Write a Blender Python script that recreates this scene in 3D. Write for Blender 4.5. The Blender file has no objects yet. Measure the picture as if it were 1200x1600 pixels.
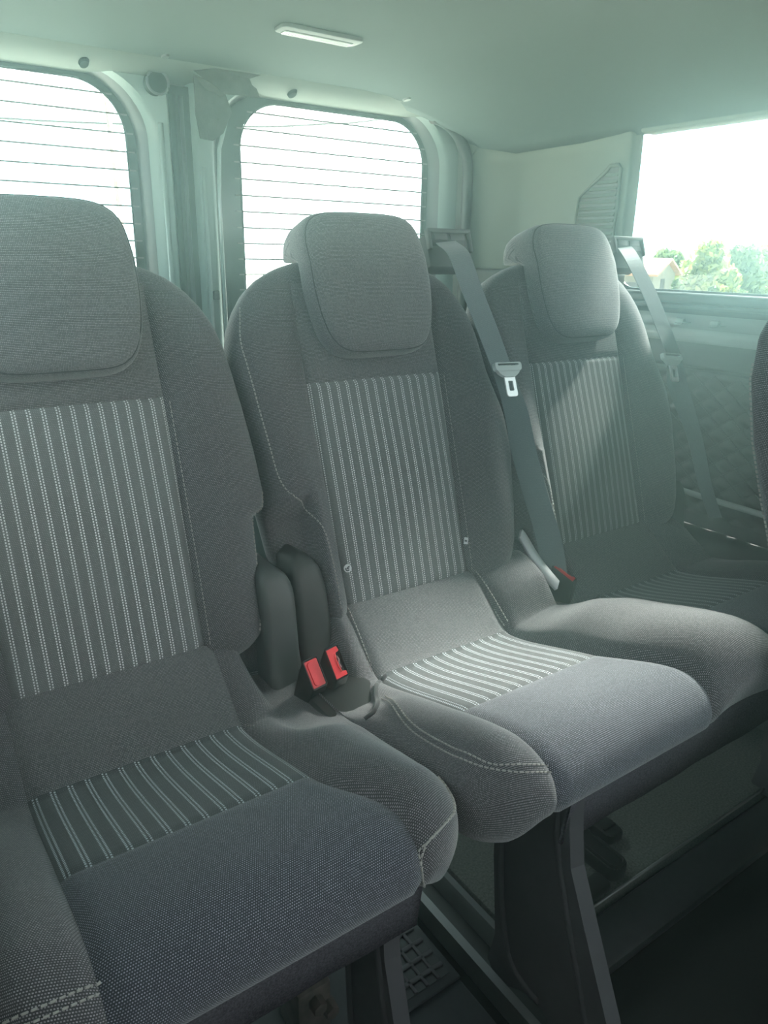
import bpy, bmesh, math, random
import numpy as np
from mathutils import Vector, Matrix
random.seed(7); rng = np.random.default_rng(7)
SC = bpy.context.scene
COL = SC.collection

# ------------------------------------------------------------------ camera
cam_d = bpy.data.cameras.new('camera')
cam = bpy.data.objects.new('camera', cam_d); COL.objects.link(cam); SC.camera = cam
cam_d.sensor_fit = 'VERTICAL'; cam_d.sensor_height = 36.0
cam_d.lens = 36.0 * 1150.0 / 1600.0
cam_d.clip_start = 0.02; cam_d.clip_end = 2000
_ex = np.array([1755, -371, 1150.]); _ex /= np.linalg.norm(_ex)
_ey = np.array([-841, -415, 1150.]); _ey -= _ex * _ey.dot(_ex); _ey /= np.linalg.norm(_ey)
_ez = np.cross(_ex, _ey)
if _ez[1] > 0: _ez = -_ez
_M = np.array([_ex, _ey, _ez])
_r, _d, _f = _M[:, 0], _M[:, 1], _M[:, 2]
cam.matrix_world = Matrix(((_r[0], -_d[0], -_f[0], 0), (_r[1], -_d[1], -_f[1], 0),
                           (_r[2], -_d[2], -_f[2], 0.98), (0, 0, 0, 1)))

# ------------------------------------------------------------------ exposure
SC.view_settings.view_transform = 'Standard'
SC.view_settings.look = 'None'
SC.view_settings.exposure = 0.0
SC.view_settings.gamma = 1.0
SC.view_settings.use_curve_mapping = False
SC.cycles.use_denoising = True
SC.cycles.max_bounces = 10
SC.cycles.diffuse_bounces = 5
SC.cycles.glossy_bounces = 3
SC.cycles.transparent_max_bounces = 12
SC.cycles.volume_bounces = 1
SC.cycles.sample_clamp_indirect = 8.0
SC.cycles.caustics_reflective = False
SC.cycles.caustics_refractive = False

SKY = 6.0          # strength of the overcast sky
SUN = 76.0
HAZE = 0.40        # scattering per metre of the haze added for veiling glare

# ------------------------------------------------------------------ sky
world = bpy.data.worlds.new('sky'); SC.world = world; world.use_nodes = True
nt = world.node_tree; nt.nodes.clear()
def nn(tree, t, **k):
    n = tree.nodes.new(t)
    for a, b in k.items(): setattr(n, a, b)
    return n
_o = nn(nt, 'ShaderNodeOutputWorld'); _bg = nn(nt, 'ShaderNodeBackground')
_tc = nn(nt, 'ShaderNodeTexCoord')
_nz = nn(nt, 'ShaderNodeTexNoise'); _nz.inputs['Scale'].default_value = 3.2; _nz.inputs['Detail'].default_value = 6
_rp = nn(nt, 'ShaderNodeValToRGB')
_rp.color_ramp.elements[0].position = 0.42; _rp.color_ramp.elements[0].color = (0.60, 0.82, 0.90, 1)
_rp.color_ramp.elements[1].position = 0.62; _rp.color_ramp.elements[1].color = (0.95, 0.97, 0.95, 1)
nt.links.new(_tc.outputs['Generated'], _nz.inputs['Vector'])
nt.links.new(_nz.outputs['Fac'], _rp.inputs['Fac'])
nt.links.new(_rp.outputs['Color'], _bg.inputs['Color'])
_bg.inputs['Strength'].default_value = SKY
nt.links.new(_bg.outputs['Background'], _o.inputs['Surface'])

sun_d = bpy.data.lights.new('sun', 'SUN'); sun = bpy.data.objects.new('sun', sun_d); COL.objects.link(sun)
sun_d.energy = SUN; sun_d.angle = math.radians(24); sun_d.color = (0.93, 1.0, 0.92)
sun.rotation_euler = (Vector((-1.0, -0.26, -1.06))).to_track_quat('-Z', 'Y').to_euler()

# ------------------------------------------------------------------ materials
def mat(name, color, rough=0.6, metal=0.0, sheen=0.0, spec=0.5, noise=None, bump=None):
    m = bpy.data.materials.new(name); m.use_nodes = True
    t = m.node_tree; b = t.nodes['Principled BSDF']
    b.inputs['Base Color'].default_value = (*color, 1)
    b.inputs['Roughness'].default_value = rough
    b.inputs['Metallic'].default_value = metal
    b.inputs['Specular IOR Level'].default_value = spec
    if sheen:
        b.inputs['Sheen Weight'].default_value = sheen
        b.inputs['Sheen Roughness'].default_value = 0.45
    tc = nn(t, 'ShaderNodeTexCoord')
    if noise:
        sc, amt = noise
        n = nn(t, 'ShaderNodeTexNoise'); n.inputs['Scale'].default_value = sc; n.inputs['Detail'].default_value = 4
        t.links.new(tc.outputs['Object'], n.inputs['Vector'])
        mr = nn(t, 'ShaderNodeMapRange'); mr.inputs['From Min'].default_value = 0.3; mr.inputs['From Max'].default_value = 0.7
        mr.inputs['To Min'].default_value = 1 - amt; mr.inputs['To Max'].default_value = 1 + amt
        t.links.new(n.outputs['Fac'], mr.inputs['Value'])
        mx = nn(t, 'ShaderNodeMix'); mx.data_type = 'RGBA'; mx.blend_type = 'MULTIPLY'; mx.inputs[0].default_value = 1
        mx.inputs[6].default_value = (*color, 1)
        t.links.new(mr.outputs['Result'], mx.inputs[7]); t.links.new(mx.outputs[2], b.inputs['Base Color'])
    if bump:
        sc, st, dist = bump
        n = nn(t, 'ShaderNodeTexNoise'); n.inputs['Scale'].default_value = sc; n.inputs['Detail'].default_value = 3
        t.links.new(tc.outputs['Object'], n.inputs['Vector'])
        bp = nn(t, 'ShaderNodeBump'); bp.inputs['Strength'].default_value = st; bp.inputs['Distance'].default_value = dist
        t.links.new(n.outputs['Fac'], bp.inputs['Height']); t.links.new(bp.outputs['Normal'], b.inputs['Normal'])
    return m

def mth(t, op, a, b=None, c=None):
    n = nn(t, 'ShaderNodeMath', operation=op)
    for i, v in enumerate((a, b, c)):
        if v is None: continue
        if isinstance(v, (int, float)): n.inputs[i].default_value = v
        else: t.links.new(v, n.inputs[i])
    return n.outputs[0]

def fabric(name, base, dot, pitch=0.0026, size=0.5, stripe=None, row=False, sheen=0.35, wear=0.0):
    """woven cloth from the cover's own UVs (metres): light flecks on a dark ground;
    stripe = (pitch, thread colour) adds the double dashed lines of the seat inserts"""
    m = bpy.data.materials.new(name); m.use_nodes = True
    t = m.node_tree; b = t.nodes['Principled BSDF']
    b.inputs['Roughness'].default_value = 0.85; b.inputs['Specular IOR Level'].default_value = 0.25
    b.inputs['Sheen Weight'].default_value = sheen; b.inputs['Sheen Roughness'].default_value = 0.5
    uv = nn(t, 'ShaderNodeUVMap'); sp = nn(t, 'ShaderNodeSeparateXYZ'); t.links.new(uv.outputs['UV'], sp.inputs[0])
    u, v = sp.outputs[0], sp.outputs[1]
    vr = mth(t, 'DIVIDE', v, pitch); rowi = mth(t, 'FLOOR', vr)
    stag = 0.0 if row else 0.5
    par = mth(t, 'MULTIPLY', mth(t, 'MODULO', rowi, 2.0), stag)
    ur = mth(t, 'ADD', mth(t, 'DIVIDE', u, pitch), par)
    fu = mth(t, 'ABSOLUTE', mth(t, 'SUBTRACT', mth(t, 'FRACT', ur), 0.5))
    fv = mth(t, 'ABSOLUTE', mth(t, 'SUBTRACT', mth(t, 'FRACT', vr), 0.5))
    du = mth(t, 'LESS_THAN', fu, size * (0.62 if row else 0.5)); dv = mth(t, 'LESS_THAN', fv, size * 0.42)
    fleck = mth(t, 'MULTIPLY', du, dv)
    wn = nn(t, 'ShaderNodeTexWhiteNoise', noise_dimensions='2D')
    cb = nn(t, 'ShaderNodeCombineXYZ'); t.links.new(mth(t, 'FLOOR', ur), cb.inputs[0]); t.links.new(rowi, cb.inputs[1])
    t.links.new(cb.outputs[0], wn.inputs['Vector'])
    fleck = mth(t, 'MULTIPLY', fleck, mth(t, 'MULTIPLY_ADD', wn.outputs['Value'], 0.7, 0.45))
    mx = nn(t, 'ShaderNodeMix'); mx.data_type = 'RGBA'
    mx.inputs[6].default_value = (*base, 1); mx.inputs[7].default_value = (*dot, 1)
    t.links.new(fleck, mx.inputs[0])
    colo = mx.outputs[2]
    if stripe:
        sp_, scol = stripe
        su = mth(t, 'SUBTRACT', mth(t, 'FRACT', mth(t, 'DIVIDE', u, sp_)), 0.5)
        au = mth(t, 'ABSOLUTE', su)
        ring = mth(t, 'LESS_THAN', mth(t, 'ABSOLUTE', mth(t, 'SUBTRACT', au, 0.102)), 0.050)
        side = mth(t, 'GREATER_THAN', su, 0.0)
        ph = mth(t, 'ADD', mth(t, 'DIVIDE', v, 0.0036), mth(t, 'MULTIPLY', side, 0.5))
        dash = mth(t, 'LESS_THAN', mth(t, 'FRACT', ph), 0.62)
        k = mth(t, 'MULTIPLY', ring, dash)
        m2 = nn(t, 'ShaderNodeMix'); m2.data_type = 'RGBA'
        t.links.new(k, m2.inputs[0]); t.links.new(colo, m2.inputs[6]); m2.inputs[7].default_value = (*scol, 1)
        colo = m2.outputs[2]
    if wear:
        tc = nn(t, 'ShaderNodeTexCoord')
        n = nn(t, 'ShaderNodeTexNoise'); n.inputs['Scale'].default_value = 9; n.inputs['Detail'].default_value = 8
        t.links.new(tc.outputs['Object'], n.inputs['Vector'])
        r = nn(t, 'ShaderNodeMapRange'); r.inputs['From Min'].default_value = 0.66; r.inputs['From Max'].default_value = 0.80
        r.inputs['To Min'].default_value = 0; r.inputs['To Max'].default_value = wear
        t.links.new(n.outputs['Fac'], r.inputs['Value'])
        m3 = nn(t, 'ShaderNodeMix'); m3.data_type = 'RGBA'; m3.inputs[7].default_value = (0.22, 0.22, 0.20, 1)
        t.links.new(r.outputs['Result'], m3.inputs[0]); t.links.new(colo, m3.inputs[6]); colo = m3.outputs[2]
    t.links.new(colo, b.inputs['Base Color'])
    bp = nn(t, 'ShaderNodeBump'); bp.inputs['Strength'].default_value = 0.35; bp.inputs['Distance'].default_value = 0.0008
    t.links.new(fleck, bp.inputs['Height']); t.links.new(bp.outputs['Normal'], b.inputs['Normal'])
    return m

M = {}
M['weave'] = fabric('charcoal weave', (0.036, 0.033, 0.037), (0.40, 0.375, 0.40), 0.0022, 0.56)
M['weave_row'] = fabric('charcoal rib weave', (0.046, 0.044, 0.047), (0.36, 0.345, 0.36), 0.0020, 0.6, row=True)
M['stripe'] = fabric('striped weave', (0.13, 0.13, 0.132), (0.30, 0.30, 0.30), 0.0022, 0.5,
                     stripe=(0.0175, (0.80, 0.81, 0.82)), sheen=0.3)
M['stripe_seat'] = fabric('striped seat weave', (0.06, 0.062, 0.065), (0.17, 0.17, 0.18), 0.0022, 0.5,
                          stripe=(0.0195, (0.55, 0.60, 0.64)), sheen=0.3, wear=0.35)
M['weave_front'] = fabric('charcoal front weave', (0.026, 0.027, 0.036), (0.42, 0.42, 0.49), 0.0022, 0.5)
M['thread'] = mat('seam thread', (0.38, 0.36, 0.34), 0.9)
M['black_plastic'] = mat('black moulded plastic', (0.018, 0.018, 0.019), 0.42, bump=(900, 0.15, 0.0004))
M['cover_plastic'] = mat('worn charcoal plastic', (0.044, 0.042, 0.042), 0.48, noise=(22, 0.25), bump=(700, 0.2, 0.0004))
M['cover_plastic_grey'] = mat('grey moulded plastic', (0.078, 0.080, 0.080), 0.45, bump=(700, 0.15, 0.0004))
M['gloss_black'] = mat('black buckle plastic', (0.006, 0.006, 0.0065), 0.30)
M['red'] = mat('red release button plastic', (0.86, 0.028, 0.042), 0.30)
M['steel'] = mat('bright steel', (0.85, 0.85, 0.85), 0.40, metal=0.65)
M['dark_steel'] = mat('dull brown steel', (0.12, 0.095, 0.085), 0.5, metal=0.6, noise=(60, 0.4))
M['webbing'] = fabric('belt webbing', (0.13, 0.15, 0.16), (0.22, 0.25, 0.26), 0.0016, 0.6, row=True, sheen=0.5)
M['tongue_plastic'] = mat('grey tongue plastic', (0.50, 0.54, 0.53), 0.38)
M['felt'] = mat('black felt valance', (0.075, 0.068, 0.080), 0.95, spec=0.1, noise=(420, 0.55), bump=(500, 0.5, 0.0015))
M['leg'] = mat('charcoal painted steel', (0.062, 0.057, 0.064), 0.6, noise=(30, 0.12))
M['headliner'] = mat('pale headliner cloth', (0.070, 0.092, 0.088), 0.95, noise=(700, 0.05))
M['pillar'] = mat('pale grey pillar plastic', (0.15, 0.17, 0.145), 0.7, spec=0.2, bump=(900, 0.12, 0.0004))
M['header'] = mat('pale rear header trim', (0.15, 0.17, 0.15), 0.7, spec=0.2)
M['pressing'] = mat('glossy highlighted pressing edge', (0.30, 0.36, 0.35), 0.12, spec=1.0)  # body paint made lighter for the highlight along the ridge
M['body'] = mat('pale painted body steel', (0.22, 0.28, 0.27), 0.35, spec=0.4)
M['body_dark'] = mat('grey painted body steel', (0.20, 0.22, 0.22), 0.35)
M['rubber'] = mat('black rubber seal', (0.020, 0.021, 0.022), 0.45)
M['seal_grey'] = mat('grey rubber seal', (0.075, 0.078, 0.082), 0.35)
M['frit'] = mat('black ceramic frit', (0.016, 0.017, 0.019), 0.2)
M['wire'] = mat('heater wire', (0.12, 0.10, 0.09), 0.5)
M['panel'] = mat('dark grey side trim', (0.085, 0.09, 0.088), 0.6, bump=(800, 0.15, 0.0004))
M['quilt'] = mat('dark grey quilted vinyl', (0.10, 0.105, 0.10), 0.5, bump=(700, 0.12, 0.0004))
M['shelf'] = mat('grey satin trim rail', (0.36, 0.40, 0.39), 0.22)
M['carpet'] = mat('grey flecked floor carpet', (0.11, 0.12, 0.11), 0.95, noise=(260, 0.5), bump=(420, 0.5, 0.002))
M['floor_black'] = mat('black floor covering', (0.006, 0.006, 0.0065), 0.8, noise=(200, 0.3))
M['floor_grey'] = mat('charcoal floor panel', (0.028, 0.028, 0.032), 0.55, noise=(80, 0.15))
M['rail'] = mat('dull aluminium rail', (0.22, 0.23, 0.23), 0.38, metal=0.7)
M['chrome'] = mat('bright aluminium rail', (0.75, 0.76, 0.74), 0.2, metal=1.0)
M['torn'] = mat('torn grey felt trim', (0.050, 0.050, 0.046), 0.95, noise=(40, 0.3), bump=(200, 0.5, 0.002))
M['plug'] = mat('dark rubber plug', (0.010, 0.011, 0.011), 1.0, spec=0.0)
M['lens'] = mat('clear ribbed lamp lens', (0.24, 0.27, 0.26), 0.2)
M['lamp_body'] = mat('grey lamp bezel', (0.11, 0.13, 0.125), 0.5)
M['quilt_thread'] = mat('grey quilting thread', (0.16, 0.17, 0.165), 0.9)
M['white'] = mat('white woven badge', (0.80, 0.80, 0.82), 0.7)
M['ink'] = mat('black badge ink', (0.03, 0.03, 0.035), 0.7)
M['bark'] = mat('tree bark', (0.09, 0.07, 0.05), 0.9, noise=(6, 0.4))
M['tile'] = mat('terracotta roof tiles', (0.24, 0.13, 0.08), 0.85, noise=(3, 0.25))
M['render'] = mat('pale rendered wall', (0.13, 0.125, 0.10), 0.9, noise=(1.5, 0.15))
M['dark_open'] = mat('dark window opening', (0.03, 0.03, 0.03), 0.5)
M['ground'] = mat('pale dusty gravel', (0.46, 0.45, 0.40), 0.95, noise=(0.6, 0.35))
M['wood'] = mat('weathered pole timber', (0.20, 0.17, 0.14), 0.85, noise=(4, 0.3))

def leaf_mat(name, c1, c2):
    m = bpy.data.materials.new(name); m.use_nodes = True
    t = m.node_tree; b = t.nodes['Principled BSDF']
    g = nn(t, 'ShaderNodeNewGeometry'); r = nn(t, 'ShaderNodeValToRGB')
    r.color_ramp.elements[0].color = (*c1, 1); r.color_ramp.elements[1].color = (*c2, 1)
    t.links.new(g.outputs['Random Per Island'], r.inputs['Fac']); t.links.new(r.outputs['Color'], b.inputs['Base Color'])
    b.inputs['Roughness'].default_value = 0.6
    tr = nn(t, 'ShaderNodeBsdfTranslucent'); t.links.new(r.outputs['Color'], tr.inputs['Color'])
    ms = nn(t, 'ShaderNodeMixShader'); ms.inputs[0].default_value = 0.4
    t.links.new(b.outputs[0], ms.inputs[1]); t.links.new(tr.outputs[0], ms.inputs[2])
    t.links.new(ms.outputs[0], t.nodes['Material Output'].inputs['Surface'])
    return m
M['leaf_light'] = leaf_mat('yellow green leaves', (0.09, 0.125, 0.018), (0.20, 0.225, 0.045))
M['leaf_mid'] = leaf_mat('mid green leaves', (0.05, 0.09, 0.03), (0.12, 0.16, 0.055))
M['leaf_dark'] = leaf_mat('dark green leaves', (0.04, 0.07, 0.03), (0.09, 0.12, 0.05))

def glass_mat(name, tint, refl=0.05):
    m = bpy.data.materials.new(name); m.use_nodes = True
    t = m.node_tree; t.nodes.remove(t.nodes['Principled BSDF'])
    tr = nn(t, 'ShaderNodeBsdfTransparent'); tr.inputs['Color'].default_value = (*tint, 1)
    gl = nn(t, 'ShaderNodeBsdfGlossy'); gl.inputs['Roughness'].default_value = 0.02
    fr = nn(t, 'ShaderNodeFresnel'); fr.inputs['IOR'].default_value = 1.45
    ms = nn(t, 'ShaderNodeMixShader')
    t.links.new(fr.outputs[0], ms.inputs[0]); t.links.new(tr.outputs[0], ms.inputs[1]); t.links.new(gl.outputs[0], ms.inputs[2])
    t.links.new(ms.outputs[0], t.nodes['Material Output'].inputs['Surface'])
    return m
M['glass'] = glass_mat('green tinted window glass', (0.85, 0.94, 0.90))

# ------------------------------------------------------------------ helpers
def link(name, me, m=None, parent=None):
    o = bpy.data.objects.new(name, me); COL.objects.link(o)
    if m is not None: me.materials.append(M[m] if isinstance(m, str) else m)
    if parent is not None: o.parent = parent
    return o

def mesh_obj(name, verts, faces, m, parent=None, smooth=True, uvs=None):
    me = bpy.data.meshes.new(name)
    me.from_pydata([tuple(float(c) for c in v) for v in verts], [], faces)
    if uvs is not None:
        lay = me.uv_layers.new(name='UVMap')
        idx = np.zeros(len(me.loops), dtype=np.int32); me.loops.foreach_get('vertex_index', idx)
        lay.data.foreach_set('uv', np.asarray(uvs, dtype=np.float32)[idx].ravel())
    if smooth: me.polygons.foreach_set('use_smooth', [True] * len(me.polygons))
    me.update()
    return link(name, me, m, parent)

def empty(name, loc, label=None, cat=None, group=None):
    o = bpy.data.objects.new(name, None); COL.objects.link(o); o.location = loc
    o.empty_display_size = 0.05
    tag(o, label, cat, group)
    return o

def tag(o, label=None, cat=None, group=None, kind=None):
    if label: o['label'] = label
    if cat: o['category'] = cat
    if group: o['group'] = group
    if kind: o['kind'] = kind
    return o

def adopt(o, parent):
    """parent a mesh given in world coordinates under an Empty standing somewhere else"""
    o.parent = parent
    bpy.context.view_layer.update()
    o.matrix_parent_inverse = parent.matrix_world.inverted()
    return o

def bm_obj(name, bm, m, parent=None, smooth=True, sharp=35):
    bmesh.ops.recalc_face_normals(bm, faces=bm.faces)
    uvl = bm.loops.layers.uv.new('UVMap')
    for f in bm.faces:
        ax = max(range(3), key=lambda a: abs(f.normal[a])); a, b_ = ((1, 2), (0, 2), (0, 1))[ax]
        for lp in f.loops: lp[uvl].uv = (lp.vert.co[a], lp.vert.co[b_])
    me = bpy.data.meshes.new(name); bm.to_mesh(me); bm.free()
    if smooth:
        me.polygons.foreach_set('use_smooth', [True] * len(me.polygons))
        try: me.set_sharp_from_angle(angle=math.radians(sharp))
        except Exception: pass
    return link(name, me, m, parent)

def box_bm(c, s, rot=None, bev=0.0, seg=2, bm=None):
    b = bmesh.new(); bmesh.ops.create_cube(b, size=1.0)
    bmesh.ops.scale(b, vec=s, verts=b.verts)
    if bev: bmesh.ops.bevel(b, geom=b.edges[:], offset=bev, segments=seg, profile=0.5, affect='EDGES')
    mtx = Matrix.Translation(c) @ (rot.to_4x4() if rot is not None else Matrix())
    bmesh.ops.transform(b, matrix=mtx, verts=b.verts)
    if bm is None: return b
    tmp = bpy.data.meshes.new('tmp'); b.to_mesh(tmp); b.free(); bm.from_mesh(tmp); bpy.data.meshes.remove(tmp)
    return bm

def box(name, c, s, m, parent=None, bev=0.0, rot=None, seg=2):
    return bm_obj(name, box_bm(c, s, rot, bev, seg), m, parent)

def tube(name, pts, r, m, parent=None, n=8, closed=False):
    pts = [np.array(p, float) for p in pts]; V = []; F = []
    K = len(pts)
    for i, p in enumerate(pts):
        a = pts[(i - 1) % K] if (closed or i > 0) else p
        b = pts[(i + 1) % K] if (closed or i < K - 1) else p
        d = b - a; d /= np.linalg.norm(d) + 1e-9
        up = np.array([0, 0, 1.]) if abs(d[2]) < 0.9 else np.array([1., 0, 0])
        s = np.cross(d, up); s /= np.linalg.norm(s); w = np.cross(s, d)
        rr = r[i] if hasattr(r, '__len__') else r
        for k in range(n):
            t = 2 * math.pi * k / n
            V.append(p + rr * (math.cos(t) * s + math.sin(t) * w))
    for i in range(K if closed else K - 1):
        for k in range(n):
            F.append((i * n + k, i * n + (k + 1) % n, ((i + 1) % K) * n + (k + 1) % n, ((i + 1) % K) * n + k))
    if not closed:
        F.append(tuple(range(n))[::-1]); F.append(tuple((K - 1) * n + k for k in range(n)))
    return mesh_obj(name, V, F, m, parent)

def prism(name, outline, axis, a, b, m, parent=None, bev=0.0):
    """extrude a closed 2-D outline along an axis from a to b"""
    bm = bmesh.new(); vs = []
    for (p, q) in outline:
        co = {'x': (a, p, q), 'y': (p, a, q), 'z': (p, q, a)}[axis]
        vs.append(bm.verts.new(co))
    f = bm.faces.new(vs)
    r = bmesh.ops.extrude_face_region(bm, geom=[f])
    nv = [e for e in r['geom'] if isinstance(e, bmesh.types.BMVert)]
    d = {'x': (b - a, 0, 0), 'y': (0, b - a, 0), 'z': (0, 0, b - a)}[axis]
    bmesh.ops.translate(bm, vec=d, verts=nv)
    if bev:
        bmesh.ops.recalc_face_normals(bm, faces=bm.faces)
        bmesh.ops.bevel(bm, geom=bm.edges[:], offset=bev, segments=2, profile=0.5, affect='EDGES')
    return bm_obj(name, bm, m, parent)

def sm(a, b, x):
    t = np.clip((np.asarray(x, float) - a) / (b - a), 0, 1); return t * t * (3 - 2 * t)

def catmull(P, n, closed=False):
    P = np.asarray(P, float); K = len(P); out = []
    segs = K if closed else K - 1
    for i in range(segs):
        if closed: p0, p1, p2, p3 = P[(i - 1) % K], P[i], P[(i + 1) % K], P[(i + 2) % K]
        else: p0, p1, p2, p3 = P[max(i - 1, 0)], P[i], P[i + 1], P[min(i + 2, K - 1)]
        for j in range(n):
            t = j / n
            out.append(0.5 * ((2 * p1) + (-p0 + p2) * t + (2 * p0 - 5 * p1 + 4 * p2 - p3) * t * t + (-p0 + 3 * p1 - 3 * p2 + p3) * t ** 3))
    if not closed: out.append(P[-1])
    return np.array(out)

def rrect(x0, x1, z0, z1, r, n=10, m=0):
    """rounded rectangle loop, r = radii at (x1z1, x0z1, x0z0, x1z0)"""
    if not hasattr(r, '__len__'): r = (r,) * 4
    out = []
    for (cx, cz, a0, rr) in ((x1 - r[0], z1 - r[0], 0, r[0]), (x0 + r[1], z1 - r[1], 90, r[1]),
                             (x0 + r[2], z0 + r[2], 180, r[2]), (x1 - r[3], z0 + r[3], 270, r[3])):
        for k in range(n + 1):
            a = math.radians(a0 + 90 * k / n); out.append((cx + rr * math.cos(a), cz + rr * math.sin(a)))
    if m:
        o2 = []
        for k, p in enumerate(out):
            o2.append(p)
            if k % (n + 1) == n:
                q = out[(k + 1) % len(out)]
                o2 += [(p[0] + (q[0] - p[0]) * t / m, p[1] + (q[1] - p[1]) * t / m) for t in range(1, m)]
        out = o2
    return out

def rings(name, loops, m, parent=None, cap=False, smooth=True, sharp=40):
    """bridge closed loops of equal length (3-D points)"""
    bm = bmesh.new(); L = [[bm.verts.new(p) for p in lp] for lp in loops]
    n = len(L[0])
    for a, b in zip(L[:-1], L[1:]):
        for k in range(n):
            bm.faces.new((a[k], a[(k + 1) % n], b[(k + 1) % n], b[k]))
    if cap: bm.faces.new(L[-1])
    return bm_obj(name, bm, m, parent, smooth, sharp)

def stitches(name, pts, nrm, parent, w=0.0011, dash=0.0042, gap=0.0022, m='thread'):
    """a line of sewing thread: short raised dashes along pts (world), joined into one part"""
    pts = np.asarray(pts, float); nrm = np.asarray(nrm, float)
    seg = np.linalg.norm(np.diff(pts, axis=0), axis=1); acc = np.concatenate([[0], np.cumsum(seg)])
    V = []; F = []; s = 0.0
    def at(d):
        return (np.array([np.interp(d, acc, pts[:, i]) for i in range(3)]),
                np.array([np.interp(d, acc, nrm[:, i]) for i in range(3)]))
    while s + dash < acc[-1]:
        a, na = at(s); b, nb = at(s + dash)
        d = b - a; d /= np.linalg.norm(d) + 1e-9
        sd = np.cross(d, na); sd /= np.linalg.norm(sd) + 1e-9
        i = len(V)
        for p, q in ((a, na), (b, nb)):
            V += [p + sd * w - q * w, p + sd * w * 0.6 + q * w, p - sd * w * 0.6 + q * w, p - sd * w - q * w]
        F += [(i, i + 4, i + 5, i + 1), (i + 1, i + 5, i + 6, i + 2), (i + 2, i + 6, i + 7, i + 3), (i, i + 1, i + 2, i + 3), (i + 7, i + 6, i + 5, i + 4)]
        s += dash + gap
    o = mesh_obj(name, V, F, m, None, smooth=False)
    o['kind'] = 'stuff'
    return o

def splitgrid(G, UVs, zone, wrap_i=False, wrap_j=False):
    """split a grid of points into face lists per zone id; returns {zone: (verts, faces, uvs)}"""
    ni, nj = G.shape[:2]; out = {}
    for i in range(ni if wrap_i else ni - 1):
        for j in range(nj if wrap_j else nj - 1):
            out.setdefault(int(zone[i, j]), []).append(((i, j), ((i + 1) % ni, j), ((i + 1) % ni, (j + 1) % nj), (i, (j + 1) % nj)))
    res = {}
    for z, qs in out.items():
        ix = {}; V = []; U = []; F = []
        for q in qs:
            f = []
            for c in q:
                if c not in ix: ix[c] = len(V); V.append(G[c]); U.append(UVs[c])
                f.append(ix[c])
            F.append(tuple(f))
        res[z] = (V, F, U)
    return res

# ------------------------------------------------------------------ van shell
# x across the van (right positive), y towards the rear doors, z up from the floor
XR, XL = 1.50, -0.17
def ceil_z(x, y):
    x = np.asarray(x, float); y = np.asarray(y, float)
    d = np.clip((x - 1.03) / 0.47, 0, 1.2); e = np.clip((0.30 - x) / 0.47, 0, 1.2)
    r = np.clip((y - 1.20) / 0.46, 0, 1.2)
    return 1.374 - 0.122 * d ** 2.2 - 0.122 * e ** 2.2 - 0.026 * r ** 2 + 0.02 * r * r * d ** 2
xs = np.linspace(XL - 0.01, XR + 0.012, 60); ys = np.concatenate([np.linspace(-2.2, 1.1, 30), np.linspace(1.14, 1.70, 22)])
V = []; F = []
for j, y in enumerate(ys):
    for x in xs: V.append((x, y, ceil_z(x, y)))
n = len(xs)
for j in range(len(ys) - 1):
    for i in range(n - 1): F.append((j * n + i, j * n + i + 1, (j + 1) * n + i + 1, (j + 1) * n + i))
ceiling = mesh_obj('ceiling', V, F, 'headliner'); tag(ceiling, kind='structure')
sol = ceiling.modifiers.new('thick', 'SOLIDIFY'); sol.thickness = 0.03; sol.offset = 1
# outer roof skin keeps daylight out above the headliner
roof = box('roof', (0.665, -0.2, 1.47), (1.9, 4.4, 0.03), 'body', bev=0.01); tag(roof, kind='structure')

# rear opening frame (body) : outer loop at the trim, inner loop at the door seal
def loop3(l, y): return [(p, y, q) for p, q in l]
n_out = rrect(XL, 1.475, -0.05, 1.348, (0.12, 0.12, 0.03, 0.03), 10, 24)
def back_y(p, q, y):      # at the right the body flange tucks in behind the pillar trim
    t = (1 - float(sm(1.22, 1.31, q))) * float(sm(1.34, 1.42, p)); return y + (1.707 - y) * t
wall_back = rings('wall_back', [
    [(p, back_y(p, q, 1.648), float(ceil_z(p, 1.648)) + 0.005 if q > 1.2 else q) for p, q in n_out],
    [(p, back_y(p, q, 1.668), q) for p, q in rrect(-0.14, 1.466, 0.0, 1.338, (0.13, 0.13, 0.03, 0.03), 10, 24)],
    loop3(rrect(-0.125, 1.452, 0.02, 1.325, (0.13, 0.13, 0.03, 0.03), 10, 24), 1.712),
    loop3(rrect(-0.125, 1.452, 0.02, 1.325, (0.13, 0.13, 0.03, 0.03), 10, 24), 1.80)], 'header')
tag(wall_back, kind='structure')
# rubber seal round the opening
sl = rrect(-0.118, 1.446, 0.025, 1.322, (0.13, 0.13, 0.03, 0.03), 14)
sl = [p for p in sl if p[0] > 1.25 and p[1] > 0.3]; sl.sort(key=lambda p: math.atan2(p[1] - 1.15, p[0] - 1.25))
s1 = tube('door_seal', loop3([(1.446, 0.10)] + [p for p in sl if p[1] > 1.15], 1.700), 0.0155, 'rubber', wall_back, 10)
for i, (x, y, z) in enumerate(((0.437, 1.66, 0), (0.86, 1.66, 0), (1.215, 1.655, 0))):
    pass

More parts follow.
